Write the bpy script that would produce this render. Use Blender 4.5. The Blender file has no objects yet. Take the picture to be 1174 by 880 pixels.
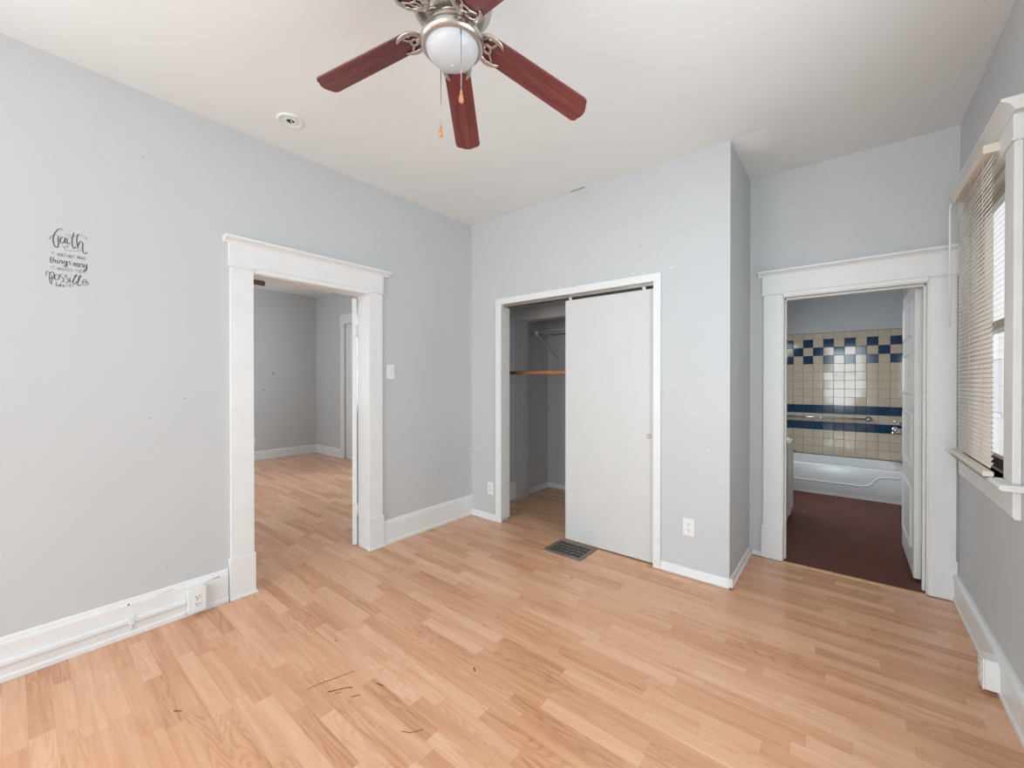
import bpy, math, random
from mathutils import Vector, Matrix

# ------------------------------------------------------------------ camera, world, daylight
scene = bpy.context.scene
COL = scene.collection
R = math.radians
rng = random.Random(7)

cam_data = bpy.data.cameras.new('camera')
cam = bpy.data.objects.new('camera', cam_data)
COL.objects.link(cam)
cam.location = (2.8878, -2.9063, 1.3259)
cam.rotation_euler = (R(90 - 0.2917), 0, R(39.152))
cam_data.sensor_width = 36.0
cam_data.lens = 471.283 / 1174 * 36.0
cam_data.shift_y = -1.944 / 1174
cam_data.clip_start = 0.02
scene.camera = cam

scene.view_settings.view_transform = 'Standard'
scene.view_settings.look = 'None'
scene.view_settings.gamma = 1.0
scene.view_settings.use_curve_mapping = False
scene.view_settings.exposure = 0.05

world = bpy.data.worlds.new('sky')
scene.world = world
world.use_nodes = True
bg = world.node_tree.nodes['Background']
bg.inputs['Color'].default_value = (0.96, 0.98, 1.0, 1)
bg.inputs['Strength'].default_value = 1.9


def daylight(name, loc, target, sx, sy, watts, color=(0.785, 0.91, 1.0)):
    """area lamp the size of one window opening; some openings are added for light"""
    d = bpy.data.lights.new(name, 'AREA')
    d.shape = 'RECTANGLE'
    d.size, d.size_y = sx, sy
    d.energy = watts
    d.color = color
    o = bpy.data.objects.new(name, d)
    COL.objects.link(o)
    o.location = loc
    v = Vector(target) - Vector(loc)
    o.rotation_euler = v.to_track_quat('-Z', 'Y').to_euler()
    return o


daylight('fill_back_left', (1.00, -6.13, 1.50), (0.9, 0, 1.30), 1.3, 2.0, 58)  # lamp of an added, unseen window; evens out the room
daylight('daylight_back_right', (2.80, -6.13, 1.50), (2.80, 0, 1.40), 0.8, 2.0, 50)
daylight('fill_right', (3.52, -1.70, 1.59), (0, -1.40, 1.40), 1.1, 1.28, 33)  # lamp of an invented window out of view, flattens light along the left wall
daylight('fill_left', (-0.13, -3.90, 1.50), (3, -3.40, 1.20), 1.2, 1.9, 23)  # added behind the viewpoint to brighten the right wall
daylight('daylight_other_back', (-2.35, 0.83, 1.60), (-2.35, -3, 1.60), 1.1, 1.3, 36)
daylight('daylight_other_left', (-3.2, -3.13, 1.60), (-3.2, 0, 1.60), 1.1, 1.3, 26)
daylight('fill_bathroom', (1.82, 2.50, 1.55), (3.0, 2.75, 0.45), 0.9, 1.0, 17)  # added to brighten the bathroom through an unseen wall opening

# ------------------------------------------------------------------ helpers
def srgb(r, g, b):
    f = lambda c: (c / 255 / 12.92) if c / 255 <= 0.04045 else ((c / 255 + 0.055) / 1.055) ** 2.4
    return (f(r), f(g), f(b), 1.0)


def N(nt, kind, **kw):
    n = nt.nodes.new(kind)
    for k, v in kw.items():
        if k.startswith('i_'):
            n.inputs[k[2:].replace('_', ' ')].default_value = v
        else:
            setattr(n, k, v)
    return n


def material(name, color, rough=0.5, metal=0.0, var=0.0, scale=6.0, bump=0.0, bump_scale=60.0, spec=0.5, **kw):
    """principled material with a little procedural tone variation and surface relief"""
    m = bpy.data.materials.new(name)
    m.use_nodes = True
    nt = m.node_tree
    b = nt.nodes['Principled BSDF']
    b.inputs['Roughness'].default_value = rough
    b.inputs['Metallic'].default_value = metal
    b.inputs['Specular IOR Level'].default_value = spec
    for k, v in kw.items():
        b.inputs[k.replace('_', ' ')].default_value = v
    tc = N(nt, 'ShaderNodeTexCoord')
    noise = N(nt, 'ShaderNodeTexNoise', i_Scale=scale, i_Detail=4.0)
    nt.links.new(tc.outputs['Object'], noise.inputs['Vector'])
    ramp = N(nt, 'ShaderNodeValToRGB')
    c = Vector(color[:3])
    ramp.color_ramp.elements[0].position = 0.3
    ramp.color_ramp.elements[1].position = 0.7
    ramp.color_ramp.elements[0].color = (*(c * (1 - var)), 1)
    ramp.color_ramp.elements[1].color = (*[min(1, x) for x in (c * (1 + var))], 1)
    nt.links.new(noise.outputs['Fac'], ramp.inputs['Fac'])
    nt.links.new(ramp.outputs['Color'], b.inputs['Base Color'])
    if bump:
        n2 = N(nt, 'ShaderNodeTexNoise', i_Scale=bump_scale, i_Detail=3.0)
        nt.links.new(tc.outputs['Object'], n2.inputs['Vector'])
        bp = N(nt, 'ShaderNodeBump', i_Strength=bump, i_Distance=0.002)
        nt.links.new(n2.outputs['Fac'], bp.inputs['Height'])
        nt.links.new(bp.outputs['Normal'], b.inputs['Normal'])
    return m


M = {}
M['wall'] = material('wall_paint', srgb(203, 204, 204), 0.55, var=0.012, scale=1.5, bump=0.12, bump_scale=40, spec=0.3)
M['ceiling'] = material('ceiling_paint', srgb(237, 238, 236), 0.8, var=0.012, scale=1.2, bump=0.1, bump_scale=25, spec=0.2)
M['trim'] = material('trim_paint', srgb(233, 233, 231), 0.38, var=0.02, scale=9, bump=0.15, bump_scale=35)
M['oldtrim'] = material('old_trim_paint', srgb(232, 230, 225), 0.45, var=0.03, scale=8, bump=0.2, bump_scale=30)
M['door'] = material('door_paint', srgb(214, 213, 210), 0.5, var=0.012, scale=5, bump=0.08, bump_scale=30)
M['plastic'] = material('white_plastic', srgb(236, 236, 233), 0.3, var=0.005)
M['dark'] = material('dark_slot', srgb(45, 43, 42), 0.6, var=0.05)
M['mark'] = material('scuff_mark', srgb(168, 165, 161), 0.8, var=0.1, scale=40)
M['duct'] = material('dark_duct', srgb(38, 33, 38), 0.7, var=0.05)
M['chip'] = material('bare_wood_chip', srgb(120, 108, 98), 0.8, var=0.1, scale=40)
M['fleck'] = material('white_paint_fleck', srgb(232, 232, 230), 0.6, var=0.02)
M['nickel'] = material('brushed_nickel', srgb(206, 201, 194), 0.28, 1.0, var=0.04, scale=20)
M['chrome'] = material('chrome', srgb(205, 205, 205), 0.12, 1.0, var=0.02)
M['steel'] = material('galvanised_steel', srgb(165, 158, 150), 0.35, 0.9, var=0.1, scale=15)
M['globe'] = material('frosted_glass', srgb(200, 202, 203), 0.3, var=0.004, Subsurface_Weight=0.0)
M['ink'] = material('black_vinyl', srgb(82, 82, 85), 0.7, var=0.05)
M['rawwood'] = material('turned_wood', srgb(196, 140, 95), 0.45, var=0.12, scale=30)
M['brownwood'] = material('stained_sash_wood', srgb(92, 66, 52), 0.45, var=0.15, scale=18)
M['threshold'] = material('oak_threshold', srgb(214, 172, 128), 0.4, var=0.1, scale=25)
M['blind'] = material('cream_slat', srgb(226, 214, 200), 0.45, var=0.01, scale=10)
M['tan'] = material('tan_glazed_tile', srgb(208, 190, 168), 0.07, var=0.02, scale=14)
M['blue'] = material('blue_glazed_tile', srgb(28, 62, 92), 0.1, var=0.18, scale=30)
M['grout'] = material('grout', srgb(150, 140, 128), 0.85, var=0.05, scale=40)
M['enamel'] = material('white_enamel', srgb(236, 236, 234), 0.16, var=0.008)
M['bathfloor'] = material('red_brown_vinyl', srgb(98, 46, 32), 0.42, spec=0.25, var=0.16, scale=7, bump=0.1, bump_scale=12)
M['register'] = material('bronze_register', srgb(128, 118, 108), 0.45, 0.3, var=0.1, scale=20)
M['siding'] = material('white_lap_siding', srgb(206, 206, 206), 0.6, var=0.02, scale=3)
M['scratch'] = material('floor_gouge', srgb(92, 62, 44), 0.8, var=0.2, scale=60)
M['wirewhite'] = material('white_coated_wire', srgb(222, 222, 220), 0.35, var=0.01)
M['vanity'] = material('vanity_paint', srgb(214, 208, 198), 0.4, var=0.02, scale=8)


def blade_mat(name, a, b):
    m = material(name, a, 0.38, var=0.0)
    nt = m.node_tree
    bs = nt.nodes['Principled BSDF']
    tc = N(nt, 'ShaderNodeTexCoord')
    mp = N(nt, 'ShaderNodeMapping')
    mp.inputs['Scale'].default_value = (3.0, 45.0, 45.0)
    nz = N(nt, 'ShaderNodeTexNoise', i_Scale=1.0, i_Detail=5.0, i_Distortion=0.6)
    rp = N(nt, 'ShaderNodeValToRGB')
    rp.color_ramp.elements[0].position = 0.3
    rp.color_ramp.elements[1].position = 0.72
    rp.color_ramp.elements[0].color = a
    rp.color_ramp.elements[1].color = b
    nt.links.new(tc.outputs['Object'], mp.inputs['Vector'])
    nt.links.new(mp.outputs['Vector'], nz.inputs['Vector'])
    nt.links.new(nz.outputs['Fac'], rp.inputs['Fac'])
    nt.links.new(rp.outputs['Color'], bs.inputs['Base Color'])
    return m


M['cherry'] = blade_mat('cherry_blade', srgb(94, 42, 42), srgb(130, 70, 66))
M['walnut'] = blade_mat('walnut_blade', srgb(84, 54, 40), srgb(112, 76, 56))


def glass_mat():
    m = bpy.data.materials.new('window_glass')
    m.use_nodes = True
    nt = m.node_tree
    nt.nodes.clear()
    out = N(nt, 'ShaderNodeOutputMaterial')
    tr = N(nt, 'ShaderNodeBsdfTransparent')
    gl = N(nt, 'ShaderNodeBsdfGlossy', i_Roughness=0.02)
    fr = N(nt, 'ShaderNodeFresnel', i_IOR=1.3)
    mx = N(nt, 'ShaderNodeMixShader')
    ge = N(nt, 'ShaderNodeNewGeometry')
    inv = N(nt, 'ShaderNodeMath', operation='SUBTRACT')
    inv.inputs[0].default_value = 1.0
    nt.links.new(ge.outputs['Backfacing'], inv.inputs[1])
    mul = N(nt, 'ShaderNodeMath', operation='MULTIPLY')
    nt.links.new(fr.outputs[0], mul.inputs[0])
    nt.links.new(inv.outputs[0], mul.inputs[1])
    nt.links.new(mul.outputs[0], mx.inputs[0])
    nt.links.new(tr.outputs[0], mx.inputs[1])
    nt.links.new(gl.outputs[0], mx.inputs[2])
    nt.links.new(mx.outputs[0], out.inputs['Surface'])
    return m


M['glass'] = glass_mat()


def laminate():
    """strip-look oak laminate: strips run along X, each strip has a tone and grain of its own"""
    m = bpy.data.materials.new('oak_strip_laminate')
    m.use_nodes = True
    nt = m.node_tree
    L = nt.links.new
    b = nt.nodes['Principled BSDF']
    geo = N(nt, 'ShaderNodeNewGeometry')
    sep = N(nt, 'ShaderNodeSeparateXYZ')
    L(geo.outputs['Position'], sep.inputs[0])

    def mth(op, a, c=None, d=None):
        n = N(nt, 'ShaderNodeMath', operation=op)
        for i, v in enumerate((a, c, d)):
            if v is None:
                continue
            if isinstance(v, (int, float)):
                n.inputs[i].default_value = v
            else:
                L(v, n.inputs[i])
        return n.outputs[0]

    v = mth('DIVIDE', mth('ADD', sep.outputs['Y'], 10.0), 0.0655)
    row = mth('FLOOR', v)
    vf = mth('FRACT', v)
    wn = N(nt, 'ShaderNodeTexWhiteNoise', noise_dimensions='1D')
    L(row, wn.inputs['W'])
    ln = mth('ADD', mth('MULTIPLY', wn.outputs['Value'], 0.22), 0.36)
    u = mth('ADD', mth('DIVIDE', mth('ADD', sep.outputs['X'], 10.0), ln), mth('MULTIPLY', wn.outputs['Value'], 37.0))
    cell = mth('FLOOR', u)
    uf = mth('FRACT', u)
    cmb = N(nt, 'ShaderNodeCombineXYZ')
    L(row, cmb.inputs[0])
    L(cell, cmb.inputs[1])
    w2 = N(nt, 'ShaderNodeTexWhiteNoise', noise_dimensions='2D')
    L(cmb.outputs[0], w2.inputs['Vector'])
    idv = w2.outputs['Value']
    # grain coordinates: stretched along the strip, shifted per strip
    off = mth('MULTIPLY', idv, 61.0)
    gc = N(nt, 'ShaderNodeCombineXYZ')
    L(mth('ADD', mth('MULTIPLY', sep.outputs['X'], 2.2), off), gc.inputs[0])
    L(mth('ADD', mth('MULTIPLY', sep.outputs['Y'], 34.0), off), gc.inputs[1])
    g1 = N(nt, 'ShaderNodeTexNoise', i_Scale=1.0, i_Detail=6.0, i_Roughness=0.62, i_Distortion=0.4)
    L(gc.outputs[0], g1.inputs['Vector'])
    # cathedral figure: rings of a slowly varying field
    fc = N(nt, 'ShaderNodeCombineXYZ')
    L(mth('ADD', mth('MULTIPLY', sep.outputs['X'], 1.5), off), fc.inputs[0])
    L(mth('ADD', mth('MULTIPLY', sep.outputs['Y'], 13.0), off), fc.inputs[1])
    f1 = N(nt, 'ShaderNodeTexNoise', i_Scale=1.0, i_Detail=1.0, i_Distortion=0.3)
    L(fc.outputs[0], f1.inputs['Vector'])
    rings = mth('FRACT', mth('MULTIPLY', f1.outputs['Fac'], 16.0))
    rings = mth('POWER', mth('ABSOLUTE', mth('SUBTRACT', mth('MULTIPLY', rings, 2.0), 1.0)), 2.5)
    w3 = N(nt, 'ShaderNodeTexWhiteNoise', noise_dimensions='2D')
    sh = N(nt, 'ShaderNodeVectorMath', operation='ADD')
    sh.inputs[1].default_value = (13.7, 5.1, 0)
    L(cmb.outputs[0], sh.inputs[0])
    L(sh.outputs[0], w3.inputs['Vector'])
    figured = mth('MULTIPLY', mth('GREATER_THAN', w3.outputs['Value'], 0.62), rings)
    tone = mth('ADD', mth('MULTIPLY', idv, 0.44), mth('MULTIPLY', mth('SUBTRACT', g1.outputs['Fac'], 0.5), 0.95))
    tone = mth('SUBTRACT', mth('ADD', tone, 0.26), mth('MULTIPLY', figured, 0.22))
    ramp = N(nt, 'ShaderNodeValToRGB')
    els = ramp.color_ramp.elements
    els[0].position, els[0].color = 0.0, srgb(*FLOOR[0])
    els[1].position, els[1].color = 1.0, srgb(*FLOOR[3])
    e = els.new(0.35); e.color = srgb(*FLOOR[1])
    e = els.new(0.7); e.color = srgb(*FLOOR[2])
    L(tone, ramp.inputs['Fac'])
    # fine seams
    s1 = mth('LESS_THAN', vf, 0.018)
    s2 = mth('LESS_THAN', mth('MULTIPLY', uf, ln), 0.0016)
    seam = mth('MULTIPLY', mth('MAXIMUM', s1, s2), 0.22)
    mix = N(nt, 'ShaderNodeMix', data_type='RGBA', blend_type='MULTIPLY')
    L(seam, mix.inputs['Factor'])
    L(ramp.outputs['Color'], mix.inputs[6])
    mix.inputs[7].default_value = srgb(120, 84, 60)
    L(mix.outputs[2], b.inputs['Base Color'])
    rr = N(nt, 'ShaderNodeMapRange', i_To_Min=0.20, i_To_Max=0.30)
    L(g1.outputs['Fac'], rr.inputs['Value'])
    L(rr.outputs[0], b.inputs['Roughness'])
    b.inputs['Specular IOR Level'].default_value = 0.45
    bp = N(nt, 'ShaderNodeBump', i_Strength=0.06, i_Distance=0.001)
    L(g1.outputs['Fac'], bp.inputs['Height'])
    L(bp.outputs['Normal'], b.inputs['Normal'])
    return m


FLOOR = ((183, 127, 92), (214, 159, 122), (228, 179, 145), (240, 201, 170))
M['floor'] = laminate()


def catmull(pts, n=6):
    if len(pts) < 3:
        return [Vector(p) for p in pts]
    P = [Vector(p) for p in pts]
    P = [P[0] * 2 - P[1]] + P + [P[-1] * 2 - P[-2]]
    out = []
    for i in range(1, len(P) - 2):
        p0, p1, p2, p3 = P[i - 1:i + 3]
        for k in range(n):
            t = k / n
            out.append(0.5 * ((2 * p1) + (p2 - p0) * t + (2 * p0 - 5 * p1 + 4 * p2 - p3) * t * t
                              + (3 * p1 - p0 - 3 * p2 + p3) * t ** 3))
    out.append(P[-2].copy())
    return out


class MB:
    """collects shapes and links them as ONE mesh object"""

    def __init__(self):
        self.v, self.f, self.m, self.s = [], [], [], []

    def add(self, verts, faces, mat=0, smooth=False):
        b = len(self.v)
        self.v += [Vector(p) for p in verts]
        for f in faces:
            self.f.append([b + i for i in f])
            self.m.append(mat)
            self.s.append(smooth)
        return self

    def box(self, x0, x1, y0, y1, z0, z1, mat=0):
        v = [(x0, y0, z0), (x1, y0, z0), (x1, y1, z0), (x0, y1, z0), (x0, y0, z1), (x1, y0, z1), (x1, y1, z1), (x0, y1, z1)]
        f = [(3, 2, 1, 0), (4, 5, 6, 7), (0, 1, 5, 4), (1, 2, 6, 5), (2, 3, 7, 6), (3, 0, 4, 7)]
        return self.add(v, f, mat)

    def prism(self, prof, axis, a0, a1, mat=0, smooth=False):
        """closed 2D profile swept along an axis. axis 0: prof=(y,z); 1: prof=(x,z); 2: prof=(x,y)"""
        n = len(prof)
        def pt(p, a):
            return (a, p[0], p[1]) if axis == 0 else (p[0], a, p[1]) if axis == 1 else (p[0], p[1], a)
        v = [pt(p, a0) for p in prof] + [pt(p, a1) for p in prof]
        area = sum(prof[i][0] * prof[(i + 1) % n][1] - prof[(i + 1) % n][0] * prof[i][1] for i in range(n))
        flip = (area > 0) == (axis == 1)
        f = [tuple(range(n))[::-1], tuple(range(n, 2 * n))] + [(i, (i + 1) % n, n + (i + 1) % n, n + i) for i in range(n)]
        if flip:
            f = [t[::-1] for t in f]
        return self.add(v, f, mat, smooth)

    def lathe(self, prof, center=(0, 0, 0), seg=40, mat=0, smooth=True, mtx=None):
        """profile (r, z) revolved round z"""
        c = Vector(center)
        v, f = [], []
        n = len(prof)
        for k in range(seg):
            a = 2 * math.pi * k / seg
            for r, z in prof:
                p = Vector((r * math.cos(a), r * math.sin(a), z))
                v.append((mtx @ p if mtx else p) + c)
        for k in range(seg):
            k2 = (k + 1) % seg
            for i in range(n - 1):
                f.append((k * n + i, k2 * n + i, k2 * n + i + 1, k * n + i + 1))
        return self.add(v, f, mat, smooth)

    def tube(self, pts, rad, seg=8, mat=0, cap=True, flat=None):
        """round tube along points; rad a number or a list"""
        P = [Vector(p) for p in pts]
        n = len(P)
        rads = [rad] * n if isinstance(rad, (int, float)) else rad
        v, f = [], []
        up = None
        for i, p in enumerate(P):
            t = (P[min(i + 1, n - 1)] - P[max(i - 1, 0)]).normalized()
            if up is None:
                up = Vector((0, 0, 1)) if abs(t.z) < 0.9 else Vector((0, 1, 0))
            s = t.cross(up)
            if s.length < 1e-6:
                s = t.orthogonal()
            s.normalize()
            w = s.cross(t).normalized()
            up = w
            for k in range(seg):
                a = 2 * math.pi * k / seg
                v.append(p + (s * math.cos(a) + w * math.sin(a) * (flat or 1)) * rads[i])
        for i in range(n - 1):
            for k in range(seg):
                k2 = (k + 1) % seg
                f.append((i * seg + k, i * seg + k2, (i + 1) * seg + k2, (i + 1) * seg + k))
        if cap:
            f.append(tuple(range(seg))[::-1])
            f.append(tuple(range((n - 1) * seg, n * seg)))
        return self.add(v, f, mat, True)

    def build(self, name, mats, parent=None, bevel=0.0, local=False, segs=2):
        if not isinstance(mats, (list, tuple)):
            mats = [mats]
        me = bpy.data.meshes.new(name)
        o = bpy.data.objects.new(name, me)
        COL.objects.link(o)
        off = Vector((0, 0, 0))
        if parent is None:
            if not local:
                lo = [min(p[i] for p in self.v) for i in range(3)]
                hi = [max(p[i] for p in self.v) for i in range(3)]
                off = Vector(((lo[0] + hi[0]) / 2, (lo[1] + hi[1]) / 2, lo[2]))
                o.location = off
        else:
            o.parent = parent
            if not local:
                q = parent
                while q is not None:
                    off += q.location
                    q = q.parent
        me.from_pydata([tuple(p - off) for p in self.v], [], self.f)
        for m in mats:
            me.materials.append(m)
        me.polygons.foreach_set('material_index', self.m)
        me.polygons.foreach_set('use_smooth', self.s)
        me.update()
        if bevel:
            b = o.modifiers.new('soft_edges', 'BEVEL')
            b.width = bevel
            b.segments = segs
            b.limit_method = 'ANGLE'
            b.angle_limit = R(40)
        return o


def tag(o, label, cat, group=None, kind=None):
    o['label'] = label
    o['category'] = cat
    if group:
        o['group'] = group
    if kind:
        o['kind'] = kind
    return o


def thing(name, label, cat, loc=(0, 0, 0), group=None, kind=None):
    o = bpy.data.objects.new(name, None)
    COL.objects.link(o)
    o.location = loc
    o.empty_display_size = 0.1
    return tag(o, label, cat, group, kind)

DECAL = {
 'faith': [
  (3.2, [(-16.6,131.7),(-24.2,137.1),(-33.6,129.2),(-41.9,111.9),(-47,90.9),(-47,70.4),(-42.6,51.1),(-36.4,44.9),(-31.9,52.8),(-31,70.9),(-31.7,87.5),(-29.9,100.3)]),
  (1.6, [(-57.4,78.1),(-54.9,90.6),(-44.9,100.7),(-32.4,104.9),(-21.8,104.8)]),
  (3, [(-11.1,99.4),(-19.3,97.9),(-25.4,85.1),(-24.5,72.6),(-18.4,69.7),(-11.7,81.5),(-9.1,99.2),(-9.7,80.2),(-5.6,71.4)]),
  (3, [(-2.4,98.7),(-3,81.9),(1.1,71.7),(6.8,77.7)]),
  (1.4, [(-8.5,118.9),(-3.1,114),(3.3,114.6),(10.1,122.2)]),
  (3.2, [(19.5,132),(14.2,101.6),(13,77.8),(16.6,57.4),(21.8,56),(26.1,65.5)]),
  (1.4, [(3.3,102.5),(13.7,109.1),(26.8,118.4),(37.9,124.9),(49.1,123.3),(58.8,117.4),(64.7,108.9)]),
  (3, [(40.6,127.9),(33.7,125.2),(29.4,108.8),(29.3,86.5),(33.4,57)]),
  (3, [(33.5,71.5),(38.9,90.6),(45.3,94.5),(49.3,83.2),(47.8,60.5),(51.8,42.2),(58.5,39.2),(62.9,48.7)]),
  (1.3, [(-18.7,61.7),(-14.9,52.5),(-4.7,52.8),(1.6,59.7),(-4.1,63.5),(-10.8,55),(-10.3,44.2),(-1.6,38.8),(13.4,40.6),(31.8,46.6),(48.3,53.7)]),
 ],
 'does': [
  (1.3, [(-52.4,22.8),(-52.4,10.2)]),
  (1.3, [(-50.4,22.8),(-43.8,22.9)]),
  (1.3, [(-47,22.8),(-47.1,10.2)]),
  (1.3, [(-34.3,7.3),(-34.3,20),(-30.4,19),(-28.8,14.1),(-30.5,8.9),(-34.3,7.3)]),
  (1.3, [(-23.7,20.9),(-26.6,17.5),(-26.6,11.1),(-23.8,8.1),(-20.9,11.6),(-20.8,17.9),(-23.7,20.9)]),
  (1.3, [(-13.6,21.8),(-18.4,21.3),(-18.5,8.6),(-13.6,9)]),
  (1.3, [(-18.4,15),(-14.6,15.3)]),
  (1.3, [(-6.8,20.8),(-9.2,22.1),(-11.6,19.4),(-9.2,16),(-6.8,12.7),(-9.2,9.3),(-11.9,10.4)]),
  (1.3, [(-0.2,6.9),(-0.1,19.8),(5.5,7.2),(5.5,20.1)]),
  (1.3, [(11.3,20.4),(8.1,17),(8.1,10.6),(11.2,7.5),(14.3,10.9),(14.4,17.3),(11.3,20.4)]),
  (1.3, [(16.5,20.7),(23.3,21)]),
  (1.3, [(19.9,20.9),(19.9,7.9)]),
  (1.3, [(29.5,8),(30,21.1),(32.8,11.9),(35.7,21),(36.2,8)]),
  (1.3, [(38.1,7.9),(41.3,21),(44.4,7.9)]),
  (1.3, [(39.2,12.5),(43.3,12.5)]),
  (1.3, [(46.2,7.9),(46.3,21)]),
  (1.3, [(51.1,20.9),(46.4,13.8),(51.3,7.8)]),
  (1.3, [(58.3,20.9),(53.5,20.9),(53.4,7.8),(58.3,7.7)]),
  (1.3, [(53.5,14.4),(57.3,14.3)]),
 ],
 'things': [
  (2.6, [(-55.3,-2.3),(-56.3,-24.9),(-52.8,-28.7),(-49.3,-26.2)]),
  (2.6, [(-59.7,-11),(-50.1,-9.9)]),
  (2.6, [(-47.4,-0.4),(-48.4,-28.5)]),
  (2.6, [(-48.4,-20.7),(-43.9,-13.6),(-39.9,-15.7),(-40.5,-25.9),(-36.9,-27.4)]),
  (2.6, [(-33.3,-12.4),(-33.4,-25.7),(-28.9,-27.1)]),
  (2.6, [(-33.3,-6.9),(-32.4,-5.3)]),
  (2.6, [(-27.1,-12.1),(-27.1,-27.9)]),
  (2.6, [(-27.1,-18.4),(-22.6,-12.3),(-19,-15),(-19.1,-26),(-15.5,-26.7)]),
  (2.6, [(-4.5,-12.9),(-10,-11.5),(-13.6,-18.7),(-10,-25.7),(-5.5,-22.4),(-4.5,-11.3),(-4.6,-33.5),(-9.2,-40.8),(-12.8,-36.9),(-7.3,-30.4),(-1.9,-25.5)]),
  (2.6, [(8.3,-12.4),(3.7,-11),(1.8,-15),(7.3,-19.6),(6.4,-25.5),(0.9,-25.7)]),
  (2.6, [(18,-23.1),(25,-20.4),(24.2,-14.2),(19.8,-15.2),(17.7,-24),(21.5,-30.6),(27.1,-26.5)]),
  (2.6, [(37.4,-14.8),(32.1,-13.2),(28.5,-22),(32,-30.4),(36.5,-24.5),(37.7,-13.9),(37.3,-27.2),(40.3,-29.8)]),
  (2.6, [(49.8,-14.5),(45.4,-12.9),(43.6,-17.3),(48.9,-22.5),(48,-29.1),(42.6,-29.2)]),
  (2.6, [(52.5,-12.7),(53.3,-25.1),(56.9,-28.6),(60.5,-23.2),(61.8,-12.5),(61.4,-35.7),(57.8,-45.5),(53.6,-41.1),(60.5,-33),(64.1,-28.5)]),
 ],
 'makes': [
  (1.3, [(-53.5,-44.2),(-53.6,-57.6)]),
  (1.3, [(-51.1,-44.2),(-43,-44.2)]),
  (1.3, [(-47,-44.2),(-47,-57.6)]),
  (1.3, [(-34.4,-59.9),(-33.7,-47.2),(-29.9,-55.9),(-26,-46.8),(-25.4,-59.5)]),
  (1.3, [(-22.8,-59.4),(-18.4,-46.5),(-14.1,-59.1)]),
  (1.3, [(-21.2,-54.9),(-15.7,-54.6)]),
  (1.3, [(-11.7,-58.9),(-11.6,-46.1)]),
  (1.3, [(-5,-45.8),(-11.4,-53.2),(-4.7,-58.6)]),
  (1.3, [(4.9,-45.3),(-1.7,-45.6),(-1.8,-58.5),(4.8,-58.2)]),
  (1.3, [(-1.8,-52.1),(3.5,-51.8)]),
  (1.3, [(14.2,-46.4),(10.9,-45),(7.5,-47.8),(10.9,-51.2),(14.2,-54.6),(10.8,-58),(7.2,-56.8)]),
  (1.3, [(21.5,-44.4),(29.1,-44.4)]),
  (1.3, [(25.3,-44.4),(25.3,-57.4)]),
  (1.3, [(30.8,-57.4),(30.9,-44.4)]),
  (1.3, [(37.3,-57.4),(37.4,-44.3)]),
  (1.3, [(30.9,-50.9),(37.4,-50.9)]),
  (1.3, [(46.3,-44.3),(40.4,-44.3),(40.3,-57.4),(46.3,-57.4)]),
  (1.3, [(40.3,-50.9),(45.1,-50.9)]),
  (1.3, [(48.7,-57.4),(49.3,-44.3),(52.9,-53.5),(56.5,-44.2),(57.1,-57.4)]),
 ],
 'possible': [
  (2, [(-70.3,-93),(-69.8,-77.1),(-64.1,-71.2),(-59.2,-80.5),(-60,-99.2),(-58.1,-119.1),(-54.5,-129.9),(-52.2,-116.2),(-53.1,-86.7)]),
  (2.6, [(-58.5,-82.2),(-51.8,-72.3),(-45.6,-79.6),(-46.7,-96.6),(-53.1,-103.7),(-58.1,-100.6)]),
  (2.4, [(-36.9,-80.5),(-43.2,-89.2),(-42.7,-104),(-36.2,-106.5),(-29.9,-97.1),(-30.6,-83),(-36.9,-80.5)]),
  (2.4, [(-17.4,-75.9),(-24.3,-78),(-26.1,-87.3),(-19.3,-92),(-14.4,-100.1),(-17.6,-112.7),(-23.6,-111.6)]),
  (2.4, [(-0.5,-77.8),(-7.2,-77.6),(-9.3,-87.1),(-2.6,-93.3),(1.5,-102.4),(-2.7,-113),(-8.4,-111.8)]),
  (2.2, [(6.7,-86.2),(5.1,-101.7),(8.2,-113.3)]),
  (2, [(10.4,-75.6),(11.9,-77.6)]),
  (2.4, [(12.9,-105.9),(20.8,-87.3),(28.7,-71.2),(24.5,-71.3),(18.7,-91.5),(15.5,-111.2),(20.7,-116.3),(26.5,-107.6),(23.9,-100.1)]),
  (2.4, [(30.2,-112.3),(36.1,-92),(42,-72.5),(38.3,-71.7),(32.9,-92.6),(30.7,-114.1),(35.4,-122.9),(42.9,-113.8)]),
  (2.4, [(47.2,-102.3),(58,-97.6),(60.7,-89.3),(54.3,-87.8),(47.8,-99.5),(48.8,-112.8),(57.9,-115.8),(67.2,-103.2),(60.7,-99),(58,-106.5)]),
 ],
 'luke': [
  (1.8, [(-36.9,-120.5),(-38.8,-120.1),(-38.9,-132.2),(-40.4,-135.3),(-37.9,-134.4),(-33.9,-134.9)]),
  (1.8, [(-32.6,-126.8),(-32.5,-134),(-30.5,-135.6),(-28.3,-132.7),(-28,-126.8),(-28,-134),(-26.3,-135.4)]),
  (1.8, [(-24.8,-119.6),(-25,-135.8)]),
  (1.8, [(-21,-127.3),(-24.6,-131.8),(-20.5,-135.4)]),
  (1.8, [(-18,-131.8),(-14,-130.5),(-14.5,-127.3),(-17,-127.7),(-18.2,-132.3),(-16,-135.7),(-12.8,-133.6)]),
  (1.2, [(-7.7,-123.8),(-5.7,-121.3),(-5.7,-132.7)]),
  (1.2, [(-1.4,-125.5),(-1.1,-126.2)]),
  (1.2, [(-1.4,-130.4),(-1.1,-131.1)]),
  (1.2, [(1.8,-121.4),(5.9,-120.3),(7.2,-122.8),(3.8,-125.4),(7.6,-127.7),(5.8,-131.3),(1.5,-131.1)]),
  (1.2, [(9.7,-120.1),(16.1,-119.5),(12,-131.1)]),
 ],
}

H = 2.85
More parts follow.
